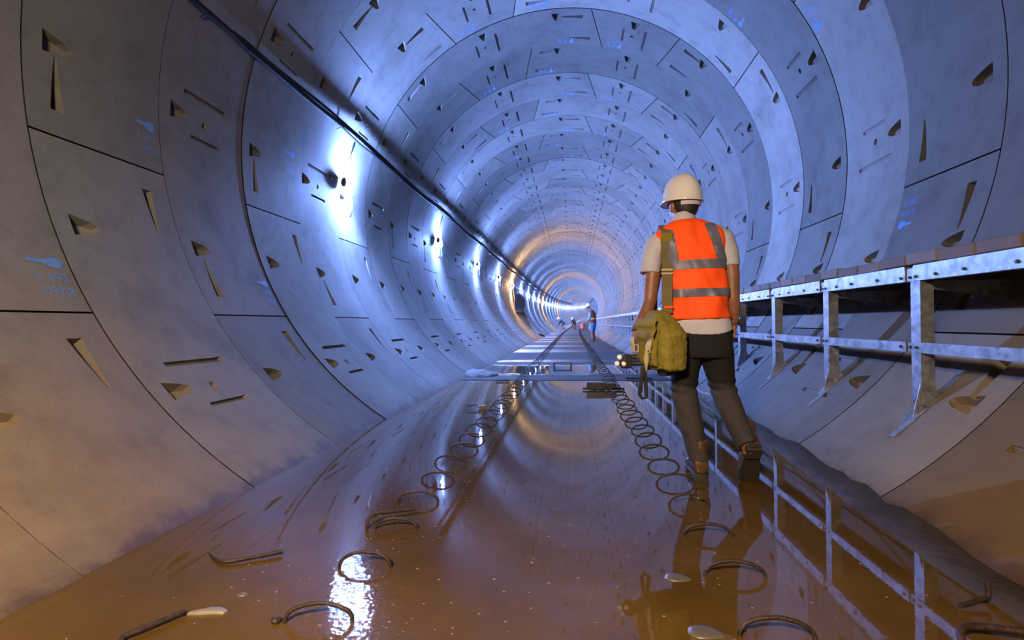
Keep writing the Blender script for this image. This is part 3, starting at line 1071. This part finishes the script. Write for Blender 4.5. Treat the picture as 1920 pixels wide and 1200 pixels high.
tape_h(1.133, 1.180)
tape_h(.985, 1.028)
tape_v(.925, .868, 1.17, 1.372)
tape_v(.682, .655, 1.17, 1.352)

# trousers
b = MB()
b.loft([torso_ring(*q, n=32) for q in ((.66, .838, .158, 3.155, .118), (.70, .838, .163, 3.155, .122), (.77, .838, .160, 3.15, .118), (.87, .83, .150, 3.15, .110))])
b.loft(rings_from([(.770, 3.155, .80, .088, .108), (.755, 3.165, .66, .088, .100), (.750, 3.175, .56, .076, .084), (.750, 3.185, .47, .069, .072), (.765, 3.17, .36, .068, .072), (.79, 3.155, .24, .060, .066), (.812, 3.15, .14, .055, .064), (.818, 3.148, .098, .056, .066)], 20))
b.loft(rings_from([(.905, 3.155, .80, .090, .108), (.928, 3.175, .66, .088, .100), (.945, 3.188, .56, .077, .084), (.960, 3.19, .475, .072, .074), (.975, 3.15, .40, .068, .072), (1.0, 3.08, .31, .060, .066), (1.022, 3.015, .235, .056, .062), (1.030, 2.995, .210, .056, .062)], 20))
remesh(b, 'trousers', .007, M_TROUSER, man, 5,
       lambda c: .006 * noise.noise(Vector((c.x * 7, c.y * 7, c.z * 16 + c.x * 14))) + .005 * math.exp(-((c.z - .49) / .05) ** 2) * math.sin(c.z * 130 + c.x * 20), PL)


def boot(name, m):
    b = MB()
    n = 20
    def ring(y, z0, z1, hw):
        return [Vector((hw * spw(math.cos(a), .8), y, (z0 + z1) / 2 + (z1 - z0) / 2 * spw(math.sin(a), .75))) for a in [2 * PI * k / n for k in range(n)]]
    b.loft([ring(-.075, .03, .07, .020), ring(-.068, .018, .105, .034), ring(-.04, .016, .118, .040), ring(.0, .016, .115, .040), ring(.05, .016, .095, .043),
            ring(.10, .016, .070, .047), ring(.15, .016, .056, .047), ring(.18, .018, .048, .038), ring(.195, .022, .040, .022)])
    b.loft(rings_from([(0, -.018, .08, .040, .052), (0, -.022, .12, .039, .050), (0, -.024, .165, .041, .052), (0, -.025, .185, .043, .054), (0, -.025, .186, .036, .046)], n))
    me = MB()
    me.add(b.v, b.f)
    o = remesh(me, name, .0055, M_BOOT, man, 3, None, None)
    o.data.transform(m); o.data.transform(Matrix.Translation(-PL))
    s = MB()
    prof = [(-.080, .012), (-.07, .034), (-.03, .041), (.0, .038), (.05, .040), (.10, .049), (.15, .050), (.185, .038), (.202, .014)]
    ol = [(h, y) for y, h in prof] + [(-h, y) for y, h in reversed(prof)]
    s.loft([[Vector((x * f, y, z)) for x, y in ol] for z, f in ((0.0, .96), (.004, 1.0), (.018, 1.02), (.022, .96))])
    s.box((0, -.042, -.006), (.066, .07, .014), None, .003)
    q = s.build('sole', M_SOLE, o, .5)
    q.data.transform(m); q.data.transform(Matrix.Translation(-PL))
    return o


boot('boot', Matrix.Translation((.822, 3.165, .012)) @ Matrix.Rotation(math.radians(-3), 4, 'Z') @ Matrix.Scale(1.08, 4))
boot('boot', Matrix.Translation((1.062, 3.105, .008)) @ Matrix.Rotation(math.radians(-6), 4, 'Z') @ Matrix.Rotation(math.radians(-52), 4, 'X') @ Matrix.Scale(1.08, 4) @ Matrix.Translation((0, -.165, .0)))

b = MB()
b.loft([[Vector((1.015 + r_ * math.cos(a), 3.173 + r_ * .88 * math.sin(a), z - .08 * r_ * math.cos(a) * 2)) for a in [2 * PI * k / 20 for k in range(20)]] for z, r_ in ((.836, .027), (.838, .0305), (.858, .0315), (.860, .028))])
b.loft([[Vector((1.046 + x, 3.168 + .019 * math.cos(a), .846 + .019 * math.sin(a))) for a in [2 * PI * k / 14 for k in range(14)]] for x in (-.006, .008)])
shift(b.build('watch', M_DARK, man, .6), PL)
b = MB()
b.tube([(.494 + .0265 * math.cos(a), 3.188 + .024 * math.sin(a), .818 + .012 * math.cos(a)) for a in [2 * PI * k / 20 for k in range(21)]], .0042, 6)
shift(b.build('bracelet', M_DARK, man, 3.1), PL)

# ------------------------------------------------------------------ shoulder bag
BC = Vector((.612, 3.015, 0))
bag = tag(empty('shoulder_bag', (.612, 3.015, .60)), 'olive canvas shoulder bag hanging at the left hip of the man in the orange vest', 'bag')
BL = Vector((.612, 3.015, .60))
n1, n2 = Vector((.45, -.893, 0)), Vector((-.893, -.45, 0))


def bag_ring(z, h1, h2, o1=0, o2=0, n=36, ex=.42, til=0.0):
    return [BC + n1 * (o1 + h1 * spw(math.cos(a), ex)) + n2 * (o2 + h2 * spw(math.sin(a), ex)) + Vector((0, 0, z + til * h1 * spw(math.cos(a), ex))) for a in [2 * PI * k / n for k in range(n)]]


b = MB()
b.loft([bag_ring(.602, .095, .06, .01), bag_ring(.612, .112, .074, .008), bag_ring(.70, .124, .080, .004), bag_ring(.785, .128, .082), bag_ring(.80, .122, .080, -.004), bag_ring(.85, .094, .066, -.02, .004),
        bag_ring(.895, .066, .044, -.034, .004), bag_ring(.912, .05, .03, -.038, .004)])
remesh(b, 'canvas_body', .006, M_BAG, bag, 3, lambda c: .007 * noise.noise(Vector((c.x * 16, c.y * 16, c.z * 13))) + .004 * noise.noise(Vector((c.x * 40, c.y * 40, c.z * 36))) + .004 * noise.noise(c * 90), BL)


def panel(o2, w0, w1, z0, z1, th, name, m, ex=.5, crump=.005, o1=0.0):
    """a soft slab lying on the flap side of the bag (normal n2)"""
    b = MB()
    n = 12
    rg = []
    for i in range(n + 1):
        z = z0 + (z1 - z0) * i / n
        hw = w0 + (w1 - w0) * i / n
        edge = min(1, min(i, n - i) / 1.5)
        bulge = o2 + .012 * math.sin(PI * i / n) + crump * 2 * noise.noise(Vector((z * 30, o1 * 40, o2 * 70)))
        rg.append([BC + n1 * (o1 + hw * spw(math.cos(a), .6)) + n2 * (bulge + th * (.4 + .6 * edge) * spw(math.sin(a), .6)) + Vector((0, 0, z)) for a in [2 * PI * k / 20 for k in range(20)]])
    b.loft(rg)
    return shift(b.build(name, m, bag, 1.4), BL)


panel(.086, .070, .078, .625, .765, .022, 'front_pocket', M_BAG)
panel(.098, .070, .095, .735, .872, .010, 'flap', M_BAG, crump=.012)
for o1 in (-.055, .05):
    s_ = panel(.118, .012, .012, .66, .80, .004, 'flap_strap', M_BAG2, o1=o1, crump=.010)
    bk = MB()
    c = BC + n1 * o1 + n2 * .128 + Vector((0, 0, .715))
    for dz_, du in ((.018, 0), (-.018, 0)):
        bk.tube([c + n1 * -.018 + Vector((0, 0, dz_)), c + n1 * .018 + Vector((0, 0, dz_))], .0035, 6)
    for du in (-.018, .018):
        bk.tube([c + n1 * du + Vector((0, 0, -.018)), c + n1 * du + Vector((0, 0, .018))], .0035, 6)
    q = bk.build('buckle', M_TAN, s_, 1.0)
    q.data.transform(Matrix.Translation(-BL))
pp = panel(.105, .020, .016, .685, .775, .006, 'leather_tab', M_TAN, o1=-.115)
# loose twisted strap end on the side
tw = MB()
c0 = BC + n1 * .055 + n2 * .112
tw.tube([c0 + Vector((0, 0, .765)), c0 + n2 * .02 + n1 * .01 + Vector((0, 0, .73)), c0 + n2 * .012 - n1 * .02 + Vector((0, 0, .70)), c0 + n2 * .022 - n1 * .008 + Vector((0, 0, .665)), c0 + n2 * .010 - n1 * .03 + Vector((0, 0, .63)), c0 + n2 * .008 - n1 * .034 + Vector((0, 0, .60))], [.012, .016, .011, .015, .010, .006], 8)
shift(tw.build('strap_end', M_TAN, bag, 3.1), BL)
# shoulder strap: over the left shoulder, down the back and the front
b = MB()
def strap_ring(c, t_, wdir, w=.027, th=.0035):
    nn = wdir.cross(t_).normalized()
    return [c + wdir * w + nn * th, c - wdir * w + nn * th, c - wdir * w - nn * th, c + wdir * w - nn * th]
path = []
for i in range(15):
    z = 1.352 - (1.352 - 1.20) * i / 14
    a = ang_for_x(.648, z, True)
    path.append(vest_pt(a, z, .010))
for z in (1.16, 1.10, 1.04, .98, .93, .90): path.append(Vector((.645 - .010 * (1.2 - z) / .3, path[14].y - .006 - .05 * (1.2 - z) / .3, z)))
front = []
for i in range(8):
    z = 1.352 - (1.352 - 1.20) * i / 7
    front.append(vest_pt(ang_for_x(.648, z, False), z, .010))
front += [Vector((.615, 3.262, 1.1)), Vector((.592, 3.245, 1.0)), Vector((.585, 3.20, .93)), Vector((.585, 3.12, .885))]
full = list(reversed(front)) + [Vector((.648, 3.15, 1.372 + .010))] + path
rg = []
for i, c in enumerate(full):
    t_ = (full[min(i + 1, len(full) - 1)] - full[max(i - 1, 0)]).normalized()
    wd_ = Vector((1, 0, 0)); wd_ = (wd_ - t_ * wd_.dot(t_)).normalized()
    rg.append(strap_ring(c, t_, wd_))
b.loft(rg)
st = shift(b.build('shoulder_strap', M_BAG2, bag, .7), BL)
b = MB()
k = len(full) - 5
for c, hgt in ((full[-5] + Vector((0, -.006, .03)), .012), (full[-5] + Vector((0, -.006, .010)), .010)):
    b.box(c, (.062, .008, hgt), None, .002)
shift(b.build('strap_slider', M_TAN, st, .5), BL)
b = MB().box(path[7] + Vector((0, -.006, .03)), (.060, .010, .055), Matrix.Rotation(.45, 3, 'X'), .003)
shift(b.build('shoulder_pad', M_BAG, st, .5), BL)
b = MB().box(full[-2] + Vector((.006, -.008, .0)), (.046, .010, .014), None, .003)
o = shift(b.build('orange_tag', M_VEST, st, .5), BL)
o['label'] = 'small bright orange tag'

# ------------------------------------------------------------------ folded tripod slung under the bag
TP = Vector((.46, 3.02, .63))
tri = tag(empty('tripod', TP), 'dark folded camera tripod with white round feet, slung under the olive bag', 'tripod')
ax = Vector((.93, .36, 0)).normalized()
for dx, dz_ in ((-.004, .022), (-.018, -.012), (.018, -.012)):
    e0 = Vector((.392, 2.985, .648)) + Vector((dx, 0, dz_))
    lg = MB()
    lg.tube([e0, e0 + ax * .07, e0 + ax * .075, e0 + ax * .20, e0 + ax * .205, e0 + ax * .36], [.0125, .0125, .0155, .0155, .018, .018], 10)
    o = shift(lg.build('leg', M_DARK, tri, .6), TP)
    f = MB().ico(e0 - ax * .004, .0148, 2)
    q = shift(f.build('foot', M_WHITE, o, 3.1), TP)
    q['label'] = 'white round rubber foot'
b = MB().box(Vector((.40, 2.99, .648)) + ax * .02 + Vector((0, .004, 0)), (.05, .05, .075), Matrix.Rotation(.37, 3, 'Z'), .008)
shift(b.build('end_collar', M_DARK, tri, .5), TP)
b = MB().box(Vector((.40, 2.99, .648)) + ax * .22, (.06, .06, .085), Matrix.Rotation(.37, 3, 'Z'), .01)
shift(b.build('collar', M_DARK, tri, .5), TP)
b = MB()
c = Vector((.50, 2.975, .62))
lp = []
for x, z in ((.0, 0), (-.004, -.05), (-.012, -.10), (-.016, -.145), (-.004, -.165), (.016, -.160), (.020, -.13), (.012, -.07), (.006, 0)):
    lp.append(c + Vector((x, .01 * math.sin(z * 40), z)))
rg = []
for i, q in enumerate(lp):
    t_ = (lp[min(i + 1, 8)] - lp[max(i - 1, 0)]).normalized()
    wd_ = Vector((.75, -.66, 0)); wd_ = (wd_ - t_ * wd_.dot(t_)).normalized()
    rg.append(strap_ring(q, t_, wd_, .010, .003))
b.loft(rg)
shift(b.build('carry_strap', M_DARK, tri, .7), TP)
pouch = tag(empty('lens_pouch', (.655, 3.02, .57)), 'black pouch hanging under the olive shoulder bag', 'pouch')
b = MB().loft([bag_ring(z, h * .55, h * .62, -.01, -.022, 20, .6) for z, h in ((.570, .05), (.578, .064), (.605, .068), (.62, .06))])
shift(b.build('pouch_body', M_DARK, pouch, 1.0), (.655, 3.02, .57))

# ------------------------------------------------------------------ far workers
M_BLUE = cloth('blue_workwear', (.05, .16, .36), .8)
M_LBLUE = cloth('light_blue_shirt', (.16, .33, .62), .8)
M_RED = cloth('dark_red_vest', (.20, .035, .022), .8)
M_YEL = mat('yellow_tape', (.60, .42, .06), .6)
M_NAVY = cloth('navy_workwear', (.018, .022, .04), .8)


def worker(name, loc, rz, label, limbs, headpos, haz, vest_parts, top_m, leg_m, sc=1.0, hpitch=0.0):
    root = tag(empty(name, loc, rz), label, 'person')
    b = MB()
    m = head_shapes(b, Vector(headpos), haz, 1.0, hpitch)
    for key, pth in limbs.items():
        b.loft(rings_from(pth, 10))
    for w, d in vest_parts['hands']:
        hand(b, w, d, (0, 1, .2), (.6, 0, -.3), .95, .5)
    remesh(b, 'body', .008, M_SKIN, root, 2)
    for nm, keys, mm, gr in (('shirt', ('torso', 'sl', 'sr'), top_m, .010), ('trousers', ('hips', 'll', 'lr'), leg_m, .012)):
        c = MB()
        for kx in keys:
            pth = limbs[kx]
            if kx in ('sl', 'sr'): pth = pth[:-1]
            if kx in ('ll', 'lr'): pth = pth[:-1]
            c.loft(rings_from([(q[0], q[1], q[2], q[3] + gr, q[4] + gr) for q in pth], 12))
        remesh(c, nm, .014, mm, root, 2)
    c = MB()
    c.loft(rings_from([(q[0], q[1], q[2], q[3] + .024, q[4] + .024) for q in limbs['torso']], 14))
    if vest_parts.get('vest'):
        v = remesh(c, 'vest', .014, vest_parts['vest'], root, 2)
        tp = limbs['torso'][1]
        t0 = MB().loft(rings_from([(tp[0], tp[1], tp[2] + dz_, tp[3] + gg, tp[4] + gg) for dz_, gg in ((-.03, .029), (.03, .029))], 16))
        t0.build('reflective_tape', M_YEL, v, .6)
    for kx in ('ll', 'lr'):
        q = limbs[kx][-1]
        s = MB().loft([[Vector((q[0] + hw * math.cos(a), q[1] + .05 + ln * math.sin(a), q[2] + z)) for a in [2 * PI * k / 12 for k in range(12)]] for z, hw, ln in ((-.06, .048, .13), (-.03, .05, .135), (.0, .046, .11), (.05, .05, .06))])
        s.build('boot', M_DARK, root, .8)
    hme = helmet_mesh(m @ Matrix.Translation((0, -.002, .030)))
    link('helmet', hme, root, M_HELMET, .9)
    return root


stand = dict(torso=[(0, -.02, .80, .15, .11), (0, .0, 1.0, .16, .12), (0, .03, 1.20, .18, .12), (0, .06, 1.30, .15, .10), (0, .09, 1.36, .06, .06)],
             neck=[(0, .08, 1.32, .06, .06), (0, .14, 1.46, .055, .06)],
             hips=[(0, -.02, .70, .16, .12), (0, -.02, .82, .155, .115), (0, -.01, .88, .14, .10)],
             sl=[(-.17, .05, 1.27, .055, .055), (-.21, .06, 1.05, .047, .05), (-.20, .13, .92, .04, .04), (-.16, .22, .84, .028, .028)],
             sr=[(.17, .05, 1.27, .055, .055), (.21, .06, 1.05, .047, .05), (.20, .13, .92, .04, .04), (.16, .22, .84, .028, .028)],
             ll=[(-.085, -.02, .78, .085, .09), (-.085, .01, .45, .06, .065), (-.09, -.02, .08, .045, .05)],
             lr=[(.085, -.02, .78, .085, .09), (.09, .02, .45, .06, .065), (.09, .0, .08, .045, .05)])
worker('person', (1.06, 25.1, .007), math.radians(62), 'man standing far down the drive in a dark red vest, blue trousers and white helmet', stand, (0, .20, 1.52), 0, dict(hands=[((-.16, .22, .84), (.2, .6, -.6)), ((.16, .22, .84), (-.2, .6, -.6))], vest=M_RED), M_LBLUE, M_BLUE, hpitch=math.radians(-32))
crouch = dict(torso=[(0, .0, .62, .14, .12), (0, .18, .78, .15, .12), (0, .36, .92, .17, .11), (0, .44, .96, .10, .09)],
              neck=[(0, .42, .94, .06, .06), (0, .54, 1.02, .055, .06)],
              hips=[(0, -.10, .55, .15, .13), (0, -.02, .62, .15, .13), (0, .06, .68, .13, .11)],
              sl=[(-.17, .36, .90, .055, .055), (-.20, .42, .68, .045, .045), (-.16, .52, .50, .038, .038), (-.10, .60, .40, .028, .028)],
              sr=[(.17, .36, .90, .055, .055), (.20, .42, .68, .045, .045), (.16, .52, .50, .038, .038), (.10, .60, .40, .028, .028)],
              ll=[(-.09, -.05, .58, .085, .09), (-.12, .22, .42, .06, .065), (-.11, .0, .08, .045, .05)],
              lr=[(.09, -.05, .58, .085, .09), (.13, .24, .44, .06, .065), (.11, -.02, .08, .045, .05)])
ch = dict(hands=[((-.10, .60, .40), (.1, .5, -.8)), ((.10, .60, .40), (-.1, .5, -.8))], vest=None)
bx, bz = bend(60)
worker('person', (-.74, 60, bz + .007), math.radians(75), 'stooping worker in dark clothes and pale helmet, far off left of the hoops', crouch, (0, .60, 1.06), 0, ch, M_NAVY, M_NAVY, hpitch=math.radians(-25))
worker('person', (.40, 61, bz + .012), math.radians(160), 'crouching worker in dark clothes, far away in the middle between the hoop rows', crouch, (0, .60, 1.06), 0, ch, M_NAVY, M_NAVY, hpitch=math.radians(-25))

# ------------------------------------------------------------------ small things on and along the floor
M_WOOD = mat('dark_wet_timber', (.035, .022, .016), .45)
t = NT(M_WOOD); p = t.pos()
t.l(t.ramp(t.noise(p, 22, 5), [(.3, (.010, .007, .006)), (.7, (.036, .020, .014))]), t.b.inputs['Base Color'])
M_IRON = mat('dark_iron', (.03, .028, .03), .5, .5)
M_YELLOW = mat('yellow_paint', (.20, .14, .015), .5)
M_REDP = mat('faded_red_plastic', (.45, .10, .10), .6)
M_TARP = mat('dark_tarpaulin', (.012, .013, .028), .6)
M_CEM = concrete('cement_lump', (.15, .148, .145))

blk = tag(empty('timber_block', (.50, 7.1, 0)), 'dark wet timber block lying across the right row of hoops', 'block')
MB().box((-.07, 0, .055), (.24, .12, .085), None, .006).build('block', M_WOOD, blk, .4)
MB().box((.11, .0, .05), (.13, .135, .08), Matrix.Rotation(.05, 3, 'Z'), .006).box((.06, -.065, .062), (.16, .02, .02)).build('wedge', M_WOOD, blk, .4)
MB().box((.02, .01, .02), (.52, .05, .02), None, .004).build('batten', M_IRON, blk, .4)
deb = tag(empty('rubble', (.46, 7.42, 0)), 'pale broken concrete pieces behind the timber block', 'rubble')
for i, (x, y, r_) in enumerate(((-.06, 0, .045), (.02, .03, .035), (.05, -.02, .04))):
    b = MB().ico((x, y, r_ * .6), r_, 2, (1.1, 1, .8))
    b.v = [tuple(Vector(v) * 1 + Vector((noise.noise(Vector(v) * 30), noise.noise(Vector(v) * 31 + Vector((3, 0, 0))), noise.noise(Vector(v) * 29))) * .012) for v in b.v]
    b.build('lump', M_CEM, deb, .4)

bn = tag(empty('low_trestle', (-.05, 10.8, .007)), 'low dark steel trestle between the two rows of hoops', 'trestle')
MB().box((0, 0, .075), (.36, .10, .018), None, .003).build('top', M_IRON, bn, .4)
for x in (-.16, .16):
    MB().box((x, 0, .033), (.03, .09, .067), None, .003).build('leg', M_IRON, bn, .4)

yp = tag(empty('yellow_offcut', (-.79, 5.5, 0)), 'small yellow and black offcut in the water left of the hoops', 'offcut')
MB().box((.03, 0, .024), (.075, .05, .034), Matrix.Rotation(.3, 3, 'Z'), .005).build('block', M_YELLOW, yp, .4)
MB().box((-.05, .03, .040), (.15, .025, .012), Matrix.Rotation(.12, 3, 'Z'), .003).build('bar', M_IRON, yp, .4)

tag(MB().tube([(-.975, 8.1, .018), (-.80, 8.12, .02), (-.78, 8.12, .012)], .011, 6).build('steel_bar', M_IRON, None, .6), 'short dark bar lying at the edge of the screed, left', 'bar')
tag(MB().tube([(.93, 8.45, .018), (1.15, 8.40, .022), (1.30, 8.36, .02)], .012, 6).build('steel_bar', M_IRON, None, .6), 'short dark bar lying at the edge of the screed, behind the olive bag', 'bar')
q0, q1 = pol(233.5, R - .09, 30.9), pol(239.2, R - .14, 31.3)
tag(MB().tube([q0, (q0 + q1) / 2 + Vector((.02, 0, .02)), q1], .05, 8).build('steel_pipe', M_IRON, None, .6), 'dark pipe end leaning at the foot of the left wall, far off', 'pipe')

# cement spill against the left wall
b = MB()
n = 26
rg = []
for i in range(12):
    f = i / 11
    hw = .24 * math.sin(PI * (.08 + .84 * f)) ** .6
    row = []
    for k in range(n):
        a = PI * k / (n - 1)
        x = -1.44 + hw * 1.15 * math.cos(a) + .10
        y = 8.72 + f * .62
        z = .012 + .13 * math.sin(a) * math.sin(PI * (.15 + .7 * f)) * (1 + .5 * math.cos(a + 2.2)) + .035 * noise.noise(Vector((x * 8, y * 8, 1)))
        row.append(Vector((x, y, max(.0, z))))
    rg.append(row + [Vector((row[-1].x, row[-1].y, -.02)), Vector((row[0].x, row[0].y, -.02))])
tag(b.loft(rg).build('cement_heap', M_CEM, None, 1.2), 'pale hardened cement heap against the foot of the left wall', 'heap')

# bent bars in the foreground water
def bar(name, pts, r, label, m=M_RUST):
    out = []
    pts = [Vector(p) for p in pts]
    for i in range(len(pts) - 1):          # smooth polyline
        p0, p1, p2, p3 = pts[max(i - 1, 0)], pts[i], pts[i + 1], pts[min(i + 2, len(pts) - 1)]
        for k in range(5):
            u = k / 5
            out.append(.5 * ((2 * p1) + (p2 - p0) * u + (2 * p0 - 5 * p1 + 4 * p2 - p3) * u * u + (3 * p1 - p0 - 3 * p2 + p3) * u ** 3))
    out.append(pts[-1])
    return tag(MB().tube(out, r, 7).build(name, m, None, 1.0), label, 'rebar')


bar('bent_bar', [(-1.232, 1.985, -.004), (-1.19, 1.94, .003), (-1.14, 1.90, .008), (-1.10, 1.893, .010), (-1.04, 1.925, .012), (-.945, 1.985, .014)], .0075, 'bent rusty bar lying in the shallow water by the left wall')
bar('bent_bar', [(-1.02, 1.36, -.012), (-1.065, 1.375, .004), (-1.085, 1.405, .012), (-1.06, 1.45, .013), (-1.01, 1.545, .013)], .0085, 'dark bent bar at the bottom of the photo trailing a scrap of foam')
bar('bent_bar', [(-.722, 2.262, -.01), (-.722, 2.262, .025), (-.712, 2.28, .048), (-.68, 2.31, .052), (-.56, 2.40, .042)], .0065, 'L-shaped rusty bar standing beside the left row of hoops')
bar('bent_bar', [(1.135, 1.50, -.01), (1.135, 1.56, .012), (1.15, 1.60, .030), (1.20, 1.62, .034), (1.34, 1.60, .032)], .010, 'thick bent dark bar in the lower right corner')
bar('bent_bar', [(1.262, 1.78, .012), (1.33, 1.80, .022), (1.36, 1.81, .030), (1.362, 1.815, .07)], .007, 'thin bar end in the silt near the lower right corner')
b = MB()
pt = [(-1.012, 1.548), (-.985, 1.568), (-.95, 1.588), (-.915, 1.590), (-.895, 1.575), (-.90, 1.562), (-.93, 1.560), (-.97, 1.552)]
b.loft([[Vector((x, y, z)) if f == 1 else Vector((-.95 + (x + .95) * f, 1.572 + (y - 1.572) * f, z)) for x, y in pt] for z, f in ((-.002, 1), (.005, 1), (.010, .75), (.011, .3))])
tag(b.build('foam_scrap', M_FOAM, None, 1.0), 'pale foam scrap floating at the end of the bent bar', 'foam')
b = MB().ico((-.72, 1.533, .006), .017, 2, (1, .9, .7))
b.v = [tuple(Vector(v) + Vector((1, 0, 1)) * noise.noise(Vector(v) * 60) * .005) for v in b.v]
tag(b.build('pebble', M_RUST, None, .8), 'small dark stone beside the nearest left hoop', 'stone')
for x, y, s_, lb in ((.475, 1.915, .03, 'pale foam patch by the third hoop of the right row'), (.49, 1.585, .035, 'pale foam patch left of the nearest right hoop'), (-.915, 1.68, .012, 'small pale foam fleck near the dark bent bar')):
    pts = [(s_ * (1 + .35 * noise.noise(Vector((math.cos(a), math.sin(a), x * 9)))) * math.cos(a) * 1.5, s_ * math.sin(a) * (1 + .35 * noise.noise(Vector((math.sin(a), x, 2))))) for a in [2 * PI * k / 18 for k in range(18)]]
    b = MB().loft([[Vector((x + u * f, y + v * f, z)) for u, v in pts] for z, f in ((-.002, 1), (.003, .95), (.005, .6), (.0055, .2))])
    tag(b.build('foam_patch', M_FOAM2, None, 1.2), lb, 'foam')

# bubbles on the water: uncountable
b = MB()
rb = random.Random(5)
for i in range(520):
    y = 1.15 + 3.4 * rb.random() ** 1.6
    x = rb.uniform(-1.3, 1.25)
    if rb.random() < .45: x = -.55 + rb.gauss(0, .22)
    r_ = rb.uniform(.0012, .0034) * (1.5 if rb.random() < .12 else 1)
    b.ico((x, y, 0), r_, 1, (rb.uniform(1, 2.2), 1, .75))
tag(b.build('water_bubbles', M_FOAM, None, 3.1), 'tiny bubbles and foam flecks scattered over the brown water', 'bubbles', kind='stuff')

# dark tarpaulin hanging on the left wall by the orange lamp
b = MB()
rg = []
for i in range(15):
    f = i / 14
    th = 174.5 + 27 * f
    y0 = 28.15 + .1 * f
    y1 = 32.6 - .8 * (f - .5) ** 2 + (.9 * f)
    out = .07 + .2 * math.sin(PI * min(1, f * 1.2))
    a = [pol(th, R - out * (.5 + .5 * u) - .03 * noise.noise(Vector((u * 6, f * 5, 1))), y0 + (y1 - y0) * u) for u in [k / 8 for k in range(9)]]
    c = [pol(th, R - out * (.5 + .5 * u) + .03, y0 + (y1 - y0) * u) for u in [k / 8 for k in range(8, -1, -1)]]
    rg.append(a + c)
b.loft(rg)
rg = []
for i in range(8):
    f = i / 7
    th = 199 + 9 * f
    a = [pol(th, R - .16 + .02 * f, 31.4 + 2.0 * u + .6 * f) for u in (0, .33, .66, 1)]
    c = [pol(th, R - .11 + .02 * f, 31.4 + 2.0 * u + .6 * f) for u in (1, .66, .33, 0)]
    rg.append(a + c)
b.loft(rg)
tag(b.build('tarpaulin', M_TARP, None, .8), 'dark sheet hanging on the left wall beyond the orange lamp', 'sheet')

# red drum far down the drive
rd = tag(empty('drum', (1.24, 60, bz + .012)), 'small faded red drum far off at the end of the right row of hoops', 'drum')
MB().loft([[Vector((r_ * math.cos(a), r_ * math.sin(a), z)) for a in [2 * PI * k / 16 for k in range(16)]] for z, r_ in ((0, .20), (.02, .22), (.15, .22), (.16, .23), (.18, .22), (.36, .22), (.38, .23), (.40, .22), (.52, .21))]).build('drum_body', M_REDP, rd, .6)
MB().tube([(0, 0, .52), (0, 0, .535)], .18, 14).build('lid', M_REDP, rd, .6)
